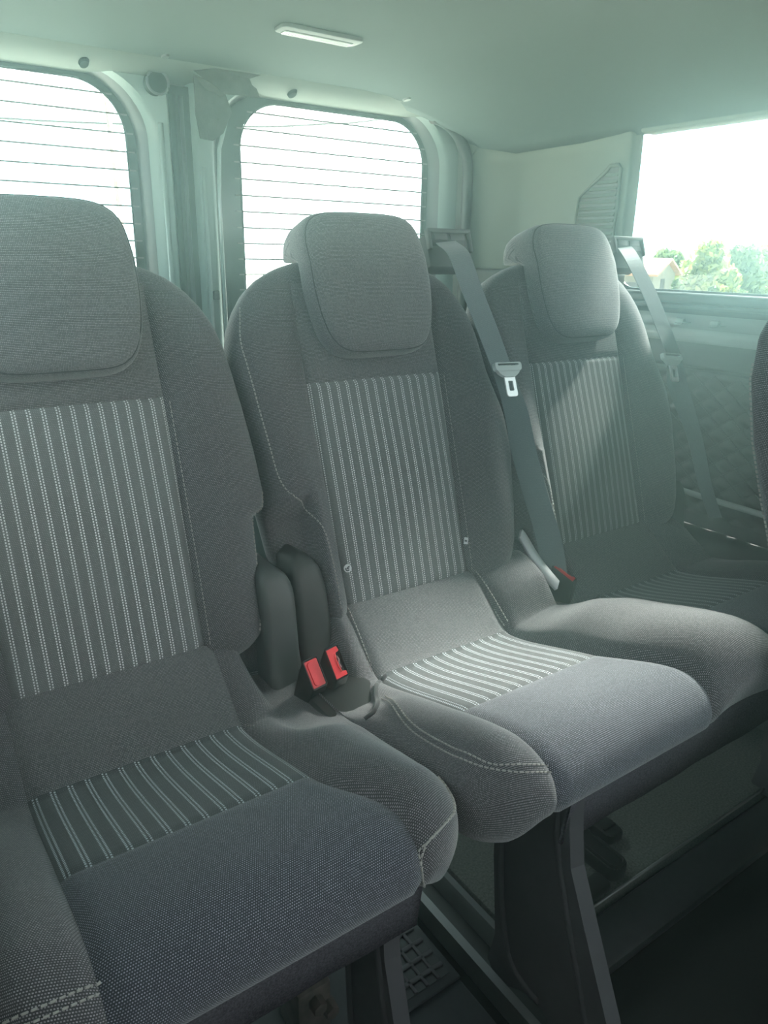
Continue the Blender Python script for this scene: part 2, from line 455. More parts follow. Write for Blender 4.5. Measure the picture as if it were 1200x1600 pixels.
def oval_plug(name, c, rx, ry, nrm, m, parent, h=0.003):
    q = Vector(nrm).to_track_quat('Z', 'X'); bm = bmesh.new()
    bmesh.ops.create_cone(bm, cap_ends=True, segments=20, radius1=1, radius2=0.8, depth=1)
    bmesh.ops.scale(bm, vec=(rx, ry, h * 2), verts=bm.verts)
    bmesh.ops.transform(bm, matrix=Matrix.Translation(c) @ q.to_matrix().to_4x4(), verts=bm.verts)
    return bm_obj(name, bm, m, parent)
for x in (0.447, 0.905):
    oval_plug('plug', (x, 1.6955, 1.3262), 0.017, 0.010, (0, -0.30, -0.95), 'plug', wall_back)
for x, y in ((0.593, 1.645), (1.19, 1.640)):
    oval_plug('clip', (x, y, float(ceil_z(x, y)) - 0.001), 0.015, 0.008, (0, -0.1, -1), 'lamp_body', ceiling, 0.002)

# rear doors -------------------------------------------------------
def rear_door(idx, x0, x1, hx0, hx1, gx0, gx1, hinge_right):
    zt = 1.345
    ro = (0.125, 0.02, 0.02, 0.02) if hinge_right else (0.02, 0.125, 0.02, 0.02)
    rh = 0.13
    mk = lambda a, b, c, d, r: rrect(a, b, c, d, r, 14)
    hz0, hz1 = 0.62, 1.338
    gz0, gz1 = 0.66, 1.316
    sgn = 1 if hinge_right else -1
    d = rings('door_%d' % idx, [
        loop3(mk(x0, x1, 0.03, zt, ro), 1.80),
        loop3(mk(x0, x1, 0.03, zt, ro), 1.728),
        loop3(mk(x0 + 0.006, x1 - 0.006, 0.036, zt - 0.003, ro), 1.720),
        loop3(mk(hx0 - 0.034, hx1 + 0.040, hz0 - 0.05, hz1 - 0.001, (rh + 0.02,) * 4), 1.722),
        loop3(mk(hx0 - 0.022, hx1 + 0.028, hz0 - 0.04, hz1 - 0.003, (rh + 0.01,) * 4), 1.730),
        loop3(mk(hx0 - 0.016, hx1 + 0.016, hz0 - 0.03, hz1 - 0.005, (rh,) * 4), 1.742)], 'body', sharp=50)
    tag(d, kind='structure')
    rings('glazing_flange', [loop3(mk(hx0 - 0.0165, hx1 + 0.0165, hz0 - 0.03, hz1 - 0.0045, (rh,) * 4), 1.741),
        loop3(mk(hx0 - 0.010, hx1 + 0.008, hz0 - 0.02, hz1 - 0.006, (rh,) * 4), 1.752),
        loop3(mk(hx0, hx1, hz0, hz1 - 0.008, (rh,) * 4), 1.772)], 'seal_grey', d, sharp=50)
    w = rings('window_%d' % idx, [
        loop3(mk(hx0 - 0.004, hx1 + 0.004, hz0 - 0.004, hz1 - 0.004, (rh,) * 4), 1.771),
        loop3(mk(hx0 - 0.004, hx1 + 0.004, hz0 - 0.004, hz1 - 0.004, (rh,) * 4), 1.776),
        loop3(mk(gx0, gx1, gz0, gz1, (0.105,) * 4), 1.776),
        loop3(mk(gx0, gx1, gz0, gz1, (0.105,) * 4), 1.779)], 'frit', smooth=False)
    tag(w, kind='structure')
    lp = loop3(mk(hx0 - 0.003, hx1 + 0.003, hz0 - 0.003, hz1 - 0.004, (rh,) * 4), 1.779)
    bm = bmesh.new(); bm.faces.new([bm.verts.new(p) for p in lp])
    bm_obj('pane', bm, 'glass', w, smooth=False)
    z = 1.292; k = 0
    while z > 0.70:
        # a fine heater filament across the glass; it stops short inside the rounded corners
        dz = max(0, (z - (gz1 - 0.105)) / 0.105); ins = 0.105 * (1 - math.sqrt(max(0, 1 - min(dz, 0.99) ** 2)))
        box('heater_wire', ((gx0 + gx1) / 2, 1.7745, z), (gx1 - gx0 + 0.03 - 2 * ins, 0.0012, 0.0031), 'wire', w)
        z -= 0.0362; k += 1
    tube('gasket', loop3(mk(gx0 + 0.001, gx1 - 0.001, gz0 + 0.001, gz1 - 0.001, (0.105,) * 4), 1.774), 0.0022, 'rubber', w, 6, True)
    return d
door_1 = rear_door(1, -0.105, 0.622, -0.035, 0.560, -0.020, 0.541, False)
door_2 = rear_door(2, 0.674, 1.432, 0.742, 1.362, 0.803, 1.346, True)
# door-edge pressings beside the windows, the dark gap between the doors and its seal
tube('pressing', [(0.600, 1.722, 0.2), (0.600, 1.722, 1.24)], 0.006, 'pressing', door_1)
tube('pressing', [(0.690, 1.720, 0.2), (0.690, 1.720, 1.16)], 0.005, 'pressing', door_2)
tube('pressing', [(0.722, 1.716, 0.2), (0.722, 1.716, 1.10), (0.728, 1.716, 1.20), (0.752, 1.716, 1.27)], 0.005, 'pressing', door_2)
gap = box('trim_1', (0.648, 1.765, 0.68), (0.060, 0.05, 1.28), 'rubber', bev=0.004); tag(gap, kind='structure')
tube('gap_seal', [(0.634, 1.738, 0.1), (0.634, 1.738, 1.30)], 0.008, 'rubber', gap)
tube('gap_seal', [(0.655, 1.742, 0.1), (0.655, 1.742, 1.30)], 0.006, 'seal_grey', gap)
box('latch_plate', (0.700, 1.712, 0.885), (0.014, 0.012, 0.020), 'rubber', door_2, bev=0.002)
# round latch housing high on the left door
ltch = empty('door_latch', (0.592, 1.712, 1.312), 'round dark latch housing high between the two rear doors', 'latch')
bm = bmesh.new(); bmesh.ops.create_cone(bm, cap_ends=True, segments=28, radius1=0.023, radius2=0.021, depth=0.03)
bmesh.ops.transform(bm, matrix=Matrix.Rotation(math.radians(90), 4, 'X'), verts=bm.verts); bm_obj('housing', bm, 'plug', ltch)
tube('rim', [(0.0225 * math.cos(a), -0.015, 0.0225 * math.sin(a)) for a in np.linspace(0, 2 * math.pi, 25)[:-1]], 0.0028, 'seal_grey', ltch, 8, True)

# torn felt trim hanging from the header
torn = empty('torn_trim', (0.72, 1.66, 1.30), 'torn dark felt trim hanging from the rear header between the doors', 'trim flap')
def sheet(name, pts, th, m, parent, off):
    bm = bmesh.new(); f = bm.faces.new([bm.verts.new(p) for p in pts])
    o = bm_obj(name, bm, m, None, smooth=False); s = o.modifiers.new('thick', 'SOLIDIFY'); s.thickness = th; s.offset = off
    return adopt(o, parent)
sheet('flap', [(0.655, 1.655, 1.334), (0.70, 1.650, 1.343), (0.80, 1.642, 1.343), (0.778, 1.652, 1.335), (0.785, 1.655, 1.324), (0.797, 1.658, 1.319),
               (0.806, 1.664, 1.305), (0.79, 1.666, 1.302), (0.76, 1.666, 1.303), (0.722, 1.666, 1.301)], 0.004, 'torn', torn, 0)
sheet('hanging_strip', [(0.668, 1.690, 1.336), (0.735, 1.684, 1.304), (0.748, 1.684, 1.270), (0.736, 1.686, 1.246), (0.728, 1.690, 1.228),
                        (0.705, 1.694, 1.212), (0.676, 1.694, 1.214), (0.668, 1.692, 1.26)], 0.005, 'torn', torn, 0)
sheet('curled_edge', [(0.656, 1.664, 1.330), (0.69, 1.655, 1.318), (0.726, 1.664, 1.301), (0.718, 1.672, 1.297), (0.685, 1.668, 1.306)], 0.003, 'torn', torn, 0)

# D pillar trim between rear opening and side window ----------------
path = catmull([(1.461, 1.706), (1.474, 1.675), (1.488, 1.645), (1.508, 1.60), (1.525, 1.555), (1.527, 1.50), (1.520, 1.42), (1.512, 1.32), (1.506, 1.245), (1.502, 1.212), (1.506, 1.200), (1.522, 1.197), (1.536, 1.197)], 6)
zs = np.array([0.945, 0.955, 0.965, 1.05, 1.15, 1.22, 1.26, 1.29, 1.32])
V = []; F = []
for (px, py) in path:
    for z in zs:
        lean = -0.055 * max(0, z - 1.10) ** 1.3
        V.append((px + lean * 0.6 + (0.006 if z < 0.95 else 0), py, min(z, float(ceil_z(min(px, 1.5), min(py, 1.65))) + 0.004)))
for i in range(len(path) - 1):
    for k in range(len(zs) - 1):
        F.append((i * len(zs) + k, i * len(zs) + k + 1, (i + 1) * len(zs) + k + 1, (i + 1) * len(zs) + k))
trim_2 = mesh_obj('trim_2', V, F, 'pillar'); tag(trim_2, kind='structure')

# quarter panel under the pillar trim, with its ledge
V = []; F = []
pl = [(0.950, 0.012), (0.948, -0.006), (0.938, -0.012), (0.930, -0.006), (0.60, 0.0), (0.30, 0.0), (0.0, 0.0)]
for (px, py) in path[:-4]:
    for z, o in pl: V.append((px + o, py + o * 0.5, z))
for i in range(len(path) - 5):
    for k in range(len(pl) - 1):
        F.append((i * len(pl) + k, i * len(pl) + k + 1, (i + 1) * len(pl) + k + 1, (i + 1) * len(pl) + k))
adopt(mesh_obj('quarter_panel', V, F, 'panel', None), trim_2)
# side vent with louvre slats on the pillar
vent = empty('air_vent', (1.508, 1.28, 1.1), 'louvred grey air vent on the pillar beside the side window', 'vent')
yr, yl0, yl1 = 1.222, 1.352, 1.268        # right edge, left edge low, left edge at the top
def vx(y): return float(np.interp(y, path[::-1, 1], path[::-1, 0])) - 0.004
vz0, vzk, vz1 = 0.955, 1.122, 1.186
def yleft(z): return yl0 if z < vzk else yl0 + (yl1 - yl0) * (z - vzk) / (vz1 - 0.012 - vzk)
ol = [(yr, vz0), (yr, vz1 - 0.008), (yr + 0.008, vz1), (yl1 - 0.012, vz1), (yl1, vz1 - 0.010), (yl0, vzk), (yl0 + 0.004, vz0)]
o = tube('vent_frame', [(vx(y) - 0.001, y, z) for y, z in ol], 0.0042, 'pillar', None, 8, True); adopt(o, vent)
bm = bmesh.new(); bm.faces.new([bm.verts.new((vx(y) + 0.0022, y, z)) for y, z in ol]); o = bm_obj('backing', bm, 'panel', None, False); adopt(o, vent)
z = vz0 + 0.008
while z < vz1 - 0.014:
    a, b = yr + 0.006, min(yleft(z), yleft(z + 0.008)) - 0.006
    bm = bmesh.new()
    pts = [(vx(a), a, z), (vx(a) - 0.006, a, z + 0.0005), (vx(a) + 0.001, a, z + 0.0088), (vx(b), b, z), (vx(b) - 0.006, b, z + 0.0005), (vx(b) + 0.001, b, z + 0.0088)]
    v = [bm.verts.new(p) for p in pts]
    for f in ((0, 1, 2), (3, 5, 4), (0, 3, 4, 1), (1, 4, 5, 2), (2, 5, 3, 0)): bm.faces.new([v[i] for i in f])
    o = bm_obj('slat', bm, 'pillar', None, False); adopt(o, vent)
    z += 0.0142

# right wall -------------------------------------------------------
wall_right = empty('wall_right', (XR, 0, 0)); tag(wall_right, kind='structure')
def wpart(o, parent=None):
    return adopt(o, parent or wall_right)
# profile of the side trim below the window, extruded along y: (x, z)
def strip(name, prof, y0, y1, m, seg=5):
    P = catmull(prof, seg); V = []; F = []
    for y in (y0, y1):
        for (x, z) in P: V.append((x, y, z))
    n = len(P)
    for i in range(n - 1): F.append((i, i + 1, n + i + 1, n + i))
    o = mesh_obj(name, V, F, m)
    return wpart(o)
Y0, Y1 = -2.2, 1.66
strip('window_sill', [(1.535, 0.912), (1.512, 0.913), (1.500, 0.908), (1.498, 0.896), (1.502, 0.889)], Y0, 1.19, 'rubber')
strip('sill_bead', [(1.505, 0.891), (1.497, 0.889), (1.495, 0.884), (1.500, 0.880)], Y0, 1.60, 'seal_grey')
strip('sill_base', [(1.500, 0.881), (1.507, 0.876), (1.512, 0.868)], Y0, 1.60, 'rubber', 2)
strip('recess', [(1.512, 0.869), (1.516, 0.860), (1.516, 0.850), (1.512, 0.842), (1.506, 0.838)], Y0, 1.64, 'body_dark')
strip('ledge', [(1.507, 0.8385), (1.496, 0.840), (1.486, 0.836), (1.481, 0.828), (1.482, 0.818), (1.487, 0.811)], Y0, 1.64, 'shelf')
strip('upper_panel', [(1.487, 0.812), (1.490, 0.800), (1.489, 0.78), (1.488, 0.762), (1.493, 0.757), (1.486, 0.752)], Y0, 1.64, 'panel')
for y in (1.02, 0.935):
    o = box('clip', (1.510, y, 0.853), (0.010, 0.022, 0.012), 'body', None, bev=0.003); wpart(o)
    o = tube('clip_edge', [(1.506, y + 0.012, 0.846), (1.506, y - 0.002, 0.846), (1.506, y - 0.010, 0.851), (1.506, y - 0.028, 0.851)], 0.0014, 'body', None, 6); wpart(o)
# quilted lower panel: padded diamonds with sunk seams
ny, nz = 230, 110; yy = np.linspace(-0.2, 1.55, ny); zz = np.linspace(0.44, 0.754, nz)
dp = 0.052
V = []; F = []
for y in yy:
    for z in zz:
        a = y / 0.053 + z / 0.0415; b = y / 0.053 - z / 0.0415
        fa = abs(a - round(a)) * 2; fb = abs(b - round(b)) * 2
        h = (min(fa, 1) * min(fb, 1)) ** 0.45
        edge = min(1, max(0, (0.754 - z) / 0.012))
        V.append((1.490 - 0.014 * h * edge, y, z))
for i in range(ny - 1):
    for k in range(nz - 1): F.append((i * nz + k, i * nz + k + 1, (i + 1) * nz + k + 1, (i + 1) * nz + k))
quilt = mesh_obj('quilted_panel', V, F, 'quilt'); wpart(quilt)
quilt['label'] = 'quilted diamond vinyl panel below the window'
# sewing thread in the seams (within view)
SV = []
for fam in (0, 1):
    for c in range(-30, 60):
        pts = []
        for z in np.linspace(0.50, 0.75, 60):
            y = (c * 0.053 - z * 0.053 / 0.0415) if fam == 0 else (c * 0.053 + z * 0.053 / 0.0415)
            if 0.72 < y < 1.25: pts.append((1.4845, y, z))
        if len(pts) > 4: SV.append(pts)
V = []; F = []
for pts in SV:
    st = stitches('t', pts, [(-1, 0, 0)] * len(pts), None, 0.0007, 0.004, 0.002)
    b0 = len(V); V += [tuple(v.co) for v in st.data.vertices]; F += [tuple(i + b0 for i in p.vertices) for p in st.data.polygons]
    me = st.data; bpy.data.objects.remove(st); bpy.data.meshes.remove(me)
qs = mesh_obj('stitching', V, F, 'quilt_thread', None, False); qs['kind'] = 'stuff'; adopt(qs, quilt)
o = box('lower_panel', (1.50, -0.27, 0.20), (0.03, 3.85, 0.50), 'panel', None, bev=0.01); wpart(o)
o = box('wheel_housing', (1.445, 1.02, 0.24), (0.10, 0.85, 0.36), 'panel', None, bev=0.04, seg=4); wpart(o)
# lit plastic trims by the belt anchor at the foot of the side trim
o = tube('lower_bead', [(1.478, 1.02, 0.500), (1.474, 0.96, 0.487), (1.474, 0.88, 0.484), (1.474, 0.60, 0.482)], 0.007, 'shelf', None); wpart(o)
# side window posts, header rail, glass panes
o = box('window_header', (1.520, -0.51, 1.30), (0.05, 3.38, 0.11), 'pillar', None, bev=0.008); wpart(o)
o = box('post', (1.525, 0.33, 1.08), (0.05, 0.10, 0.36), 'pillar', None, bev=0.01); wpart(o)
o = box('post', (1.525, -0.95, 1.08), (0.05, 0.10, 0.36), 'pillar', None, bev=0.01); wpart(o)
def side_window(idx, y0, y1):
    lp = rrect(y0, y1, 0.905, 1.262, (0.03, 0.03, 0.05, 0.05), 8)
    lq = rrect(y0 + 0.014, y1 - 0.014, 0.917, 1.250, (0.03, 0.03, 0.05, 0.05), 8)
    w = rings('window_%d' % idx, [[(1.520, p, q) for p, q in lp], [(1.540, p, q) for p, q in lp], [(1.542, p, q) for p, q in lq], [(1.546, p, q) for p, q in lq]], 'frit', smooth=False)
    tag(w, kind='structure')
    bm = bmesh.new(); bm.faces.new([bm.verts.new((1.545, p, q)) for p, q in lp]); bm_obj('pane', bm, 'glass', w, smooth=False)
    return w
side_window(3, 0.375, 1.245)
side_window(4, -0.90, 0.285)
# left wall, out of view: closed up to cut the light, two windows kept
wall_left = box('wall_left', (XL - 0.02, -0.3, 0.42), (0.04, 3.9, 1.0), 'panel', bev=0.01); tag(wall_left, kind='structure')
for y, w_ in ((1.58, 0.2), (0.50, 0.12), (-1.46, 1.54)):  # the widest one is solid infill, added to cut light from the front
    o = box('pillar', (XL - 0.02, y, 1.1), (0.04, w_, 0.50), 'pillar', None, bev=0.01); adopt(o, wall_left)
o = box('header', (XL - 0.02, -0.3, 1.31), (0.05, 3.8, 0.12), 'pillar', None, bev=0.01); adopt(o, wall_left)
for k, (ya, yb) in enumerate(((0.56, 1.48), (-0.69, 0.44))):
    bm = bmesh.new(); bm.faces.new([bm.verts.new(p) for p in ((XL - 0.02, ya, 0.9), (XL - 0.02, yb, 0.9), (XL - 0.02, yb, 1.26), (XL - 0.02, ya, 1.26))])
    o = bm_obj('window_%d' % (5 + k), bm, 'glass', None, False); tag(o, kind='structure')
# front of the cab, unseen: bulkhead raised to block windscreen light behind the camera
wall_front = box('wall_front', (0.665, -2.25, 0.50), (1.7, 0.06, 1.22), 'panel', bev=0.01); tag(wall_front, kind='structure')

# floor ------------------------------------------------------------
floor = box('floor', (0.665, -0.28, -0.12), (1.80, 4.16, 0.10), 'floor_black'); tag(floor, kind='structure')
fr = box('rear_floor', (1.075, 1.15, -0.035), (0.83, 1.20, 0.07), 'carpet', None, bev=0.004); adopt(fr, floor)
fl = box('side_floor', (0.195, 0.98, -0.035), (0.70, 1.54, 0.07), 'floor_grey', None, bev=0.004); adopt(fl, floor)
o = box('step_face', (1.075, 0.515, -0.045), (0.83, 0.07, 0.05), 'floor_grey', None, bev=0.01, rot=Matrix.Rotation(math.radians(18), 3, 'X')); adopt(o, floor)
o = tube('step_edge', [(0.665, 0.546, 0.002), (1.49, 0.546, 0.002)], 0.0026, 'rail', None, 8); adopt(o, floor)
# ------------------------------------------------------------------ seats
P0 = np.array([0, 0.89, 0.458]); UU = np.array([0, 0.31281321, 0.94981466]); NN = np.array([0, -0.94981466, 0.31281321])
HW = np.array([(-0.034, 0.185), (-0.02, 0.208), (0.0, 0.226), (0.08, 0.238), (0.15, 0.248), (0.20, 0.256), (0.26, 0.254), (0.32, 0.249), (0.38, 0.243),
               (0.42, 0.237), (0.45, 0.228), (0.475, 0.215), (0.50, 0.196), (0.52, 0.172), (0.535, 0.142), (0.545, 0.108), (0.5515, 0.06), (0.553, 0.02)])

class Back:
    """backrest: a lofted cover with side bolsters; lo / ro describe the outline of the left and right side"""
    def __init__(s, cx, lo, ro, zrot=None):
        s.cx, s.lo, s.ro = cx, lo, ro
    def hw(s, q, side):
        h = np.interp(q, HW[:, 0], HW[:, 1])
        o = s.lo if side < 0 else s.ro
        if o == 'notch': h = min(h, float(np.interp(q, [0.176, 0.246, 0.325, 0.403, 0.46, 0.484, 0.50], [0.222, 0.225, 0.232, 0.242, 0.246, 0.24, 0.24])))
        if o == 'notch':       # deep cut-out round the hinge cover
            k = 1 - sm(0.165, 0.20, q); h = h * (1 - k) + k * np.interp(q, [-0.034, -0.02, 0, 0.1, 0.2], [0.18, 0.200, 0.215, 0.226, 0.236])
        elif o == 'step':      # shallow step beside the hinge cover
            k = 1 - sm(0.164, 0.180, q); h = h * (1 - k) + k * np.interp(q, [-0.034, -0.02, 0, 0.08, 0.16], [0.175, 0.200, 0.218, 0.226, 0.232])
        elif o == 'full':
            h = h + 0.014 * sm(-0.02, 0.05, q) * (1 - sm(0.25, 0.36, q))
        return float(h)
    def edge_p(s, q): return 0.130 - 0.006 * sm(0.0, 0.35, 0.35 - q)
    def front(s, xr, q):
        a = abs(xr); side = 1 if xr >= 0 else -1
        h = s.hw(q, side); pe = s.edge_p(q)
        t = np.clip((a - pe) / max(h - pe, 0.02), 0, 1)
        amp = np.interp(q, [-0.03, 0.1, 0.28, 0.42, 0.5], [0.030, 0.034, 0.026, 0.010, 0.0])
        if (s.lo if side < 0 else s.ro) == 'notch' and q < 0.19: amp = amp + 0.008
        off = amp * math.sin(math.pi * min(1, t * 1.15) * 0.62) + 0.006 * math.exp(-((q - 0.17) / 0.13) ** 2) * (1 - (min(a, pe) / pe) ** 2)
        if (s.lo if side < 0 else s.ro) == 'notch':    # the cover steps back round the hinge cover
            rec = float(sm(0.158 - 0.012 * (q < 0.03), 0.176, a) * (1 - sm(0.146, 0.204 - 0.10 * max(0, a - 0.19), q)))
            off = off * (1 - rec) - 0.014 * rec
        g = 0.0055 * math.exp(-((a - pe) / 0.0045) ** 2) * (1 - sm(0.48, 0.52, q))
        if a < pe: g = max(g, 0.0050 * math.exp(-((q - 0.352) / 0.0040) ** 2))
        off -= g
        w = min(0.075, h * 0.6); e = np.clip((a - (h - w)) / w, 0, 1)
        k = (1 - e ** 2.6) ** (1 / 2.6)
        kq = 1.0
        if q > 0.495: kq = math.sqrt(max(0, 1 - ((q - 0.495) / 0.058) ** 2))
        if q < 0.012: kq = min(kq, math.sqrt(max(0, 1 - ((0.012 - q) / 0.0465) ** 2)))
        return -0.035 + (off + 0.035) * k * kq
    def rear(s, xr, q):
        a = abs(xr); h = s.hw(q, 1 if xr >= 0 else -1)
        w = min(0.075, h * 0.6); e = np.clip((a - (h - w)) / w, 0, 1); k = (1 - e ** 2.6) ** (1 / 2.6)
        kq = 1.0
        if q > 0.495: kq = math.sqrt(max(0, 1 - ((q - 0.495) / 0.058) ** 2))
        if q < 0.012: kq = min(kq, math.sqrt(max(0, 1 - ((0.012 - q) / 0.0465) ** 2)))
        return -0.035 - 0.06 * k * kq
    def w(s, xr, q, off): return P0 + np.array([s.cx + xr, 0, 0]) + UU * q + NN * off
    def surf(s, xr, q, lift=0.0):
        f = s.front(xr, q); e = 0.003
        gx = (s.front(xr + e, q) - s.front(xr - e, q)) / (2 * e); gq = (s.front(xr, q + e) - s.front(xr, q - e)) / (2 * e)
        n = NN - gx * np.array([1, 0, 0]) - gq * UU; n /= np.linalg.norm(n)
        return s.w(xr, q, f) + n * lift, n
    def build(s, root, cover='weave', insert='stripe', yoke='weave_row'):
        qn = np.unique(np.round(np.concatenate([np.linspace(-0.034, 0.01, 8), np.linspace(0.01, 0.14, 12), np.linspace(0.14, 0.20, 14), np.linspace(0.20, 0.49, 24),
                                       [0.344, 0.348, 0.352, 0.356, 0.360], 0.49 + 0.063 * np.sin(np.linspace(0, math.pi / 2, 14))]), 5))
        tn = np.concatenate([np.linspace(0, 0.93, 9), [0.97, 1.0]])           # centre to panel edge
        bo = np.concatenate([[0.035, 0.08], np.linspace(0.14, 0.7, 16), 0.7 + 0.3 * np.sin(np.linspace(0.15, math.pi / 2, 9))])
        npan = len(tn)
        G = []; UVs = []
        for q in qn:
            row = []; ruv = []
            xs_ = []
            for side in (-1, 1):
                h = s.hw(q, side); pe = min(s.edge_p(q), h * 0.72)
                xx = [side * pe * t for t in tn] + [side * (pe + (h - pe) * t) for t in bo]
                xs_.append(xx)
            seq = xs_[0][::-1] + xs_[1][1:]
            for xr in seq:
                f = s.front(xr, q); row.append(s.w(xr, q, f))
                ruv.append((xr + math.copysign(max(0, 0.02 - f) * min(1, (abs(xr) / 0.2) ** 4), xr), q + (0.03 - f if q > 0.5 else 0)))
            nb = len(seq)
            rseq = seq[::-1][1:-1:3]
            for xr in rseq:
                row.append(s.w(xr, q, s.rear(xr, q))); ruv.append((xr, q))
            G.append(row); UVs.append(ruv)
        G = np.array(G); UVs = np.array(UVs)
        nfront = 2 * (npan + len(bo)) - 1; mid = npan + len(bo) - 1
        Z = np.zeros(G.shape[:2], int)
        for i, q in enumerate(qn):
            for j in range(G.shape[1]):
                if mid - (npan - 1) <= j < mid + (npan - 1):
                    if q < 0.3519: Z[i, j] = 1
                    elif q < 0.50: Z[i, j] = 2
        parts = splitgrid(G, UVs, Z, wrap_j=True)
        V, F, Uv = parts[0]
        # end caps
        b = adopt(mesh_obj('backrest', V, F, cover, None, True, Uv), root)
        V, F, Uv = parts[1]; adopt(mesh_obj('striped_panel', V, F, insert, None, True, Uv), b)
        V, F, Uv = parts[2]; adopt(mesh_obj('yoke_panel', V, F, yoke, None, True, Uv), b)
        return b
    def line(s, pts, n=14):
        P = catmull(np.array(pts), n); A = []; N_ = []
        for xr, q in P:
            p, nrm = s.surf(xr, q, 0.0006); A.append(p); N_.append(nrm)
        return np.array(A), np.array(N_)

def headrest(cx, root, wid=1.0):
    """padded headrest: front pad hangs over the backrest, the head is deep at the top"""
    th = np.linspace(0, 2 * math.pi, 73)[:-1]
    def out(t):
        # rounded box outline, narrower towards the bottom; centre at q=.50
        c, sn = math.cos(t), math.sin(t); n = 5.2
        r = (abs(c) ** n + abs(sn) ** n) ** (-1 / n)
        x, y = r * c, r * sn
        hw = 0.115 if y > 0 else 0.115 - 0.017 * (-y) ** 1.5
        return x * hw * wid, 0.4965 + y * 0.114
    mid = lambda q: 0.012 - 0.012 * sm(0.53, 0.56, q) - 0.10 * max(0, q - 0.56) * 0.3
    fr_ = lambda x, q: 0.047 - 0.010 * (x / 0.11) ** 2 - 0.10 * max(0, q - 0.53) + 0.004 * math.sin((q - .38) / .23 * math.pi)
    bk_ = lambda q: -0.006 - 0.060 * sm(0.540, 0.556, q)
    rr = [0, .25, .5, .65, .75, .82, .87, .90, .92, .935, .945, .955, .965, .975, .983, .99, .995, .998, 1.0]
    Gf = []; Uf = []
    for r in rr:
        row = []; ru = []
        for t in th:
            ox, oq = out(t); x = ox * r; q = 0.4965 + (oq - 0.4965) * r
            m_ = mid(q); k = (1 - r ** 16) ** (1 / 2.6)
            off = m_ + (fr_(x, q) - m_) * k
            # piping groove round the front face
            off -= 0.0014 * math.exp(-((r - 0.955) / 0.012) ** 2)
            row.append(P0 + np.array([cx + x, 0, 0]) + UU * q + NN * off)
            d = fr_(x, q) - off; ru.append((x + d * math.cos(t), q + d * math.sin(t)))
        Gf.append(row); Uf.append(ru)
    for r in rr[::-1][1:]:
        row = []; ru = []
        for t in th:
            ox, oq = out(t); x = ox * r; q = 0.4965 + (oq - 0.4965) * r
            m_ = mid(q); k = (1 - r ** 16) ** (1 / 2.6)
            off = m_ + (bk_(q) - m_) * k
            row.append(P0 + np.array([cx + x, 0, 0]) + UU * q + NN * off); ru.append((x, q + off))
        Gf.append(row); Uf.append(ru)
    G = np.array(Gf); Uv = np.array(Uf)
    parts = splitgrid(G, Uv, np.zeros(G.shape[:2], int), wrap_j=True)
    V, F, U_ = parts[0]
    h = adopt(mesh_obj('headrest', V, F, 'weave_row', None, True, U_), root)
    # piping seam
    pts = []; nr = []
    for t in np.concatenate([th, th[:1]]):
        ox, oq = out(t); r = 0.955; x = ox * r; q = 0.4965 + (oq - 0.4965) * r
        m_ = mid(q); off = m_ + (fr_(x, q) - m_) * (1 - r ** 16) ** (1 / 2.6)
        pts.append(P0 + np.array([cx + x, 0, 0]) + UU * q + NN * (off - 0.0012)); nr.append(NN)
    adopt(tube('piping', pts[:-1], 0.0011, 'weave_row', None, 6, True), h)
    for sx in (-0.05, 0.05):
        a = P0 + np.array([cx + sx, 0, 0]) + UU * 0.50 + NN * -0.045; b = P0 + np.array([cx + sx, 0, 0]) + UU * 0.575 + NN * -0.040
        adopt(tube('post', [a, b], 0.006, 'steel', None, 10), h)
    return h

PROF = [(.905, .445), (.893, .458), (.872, .448), (.845, .427), (.815, .400), (.793, .384), (.775, .384), (.74, .391), (.70, .402), (.65, .417), (.605, .430), (.57, .441),
        (.53, .451), (.495, .456), (.465, .452), (.443, .438), (.432, .415), (.433, .397), (.447, .380), (.475, .371), (.60, .365), (.80, .365), (.885, .375), (.908, .41)]
PC = catmull(PROF, 6, True)
KEY = {n_: i * 6 for i, n_ in enumerate(range(len(PROF)))}
I_CREASE, I_SEAM, I_FRONTBOT = 5 * 6, 10 * 6, 19 * 6
ARC = np.concatenate([[0], np.cumsum(np.linalg.norm(np.diff(PC, axis=0), axis=1))])

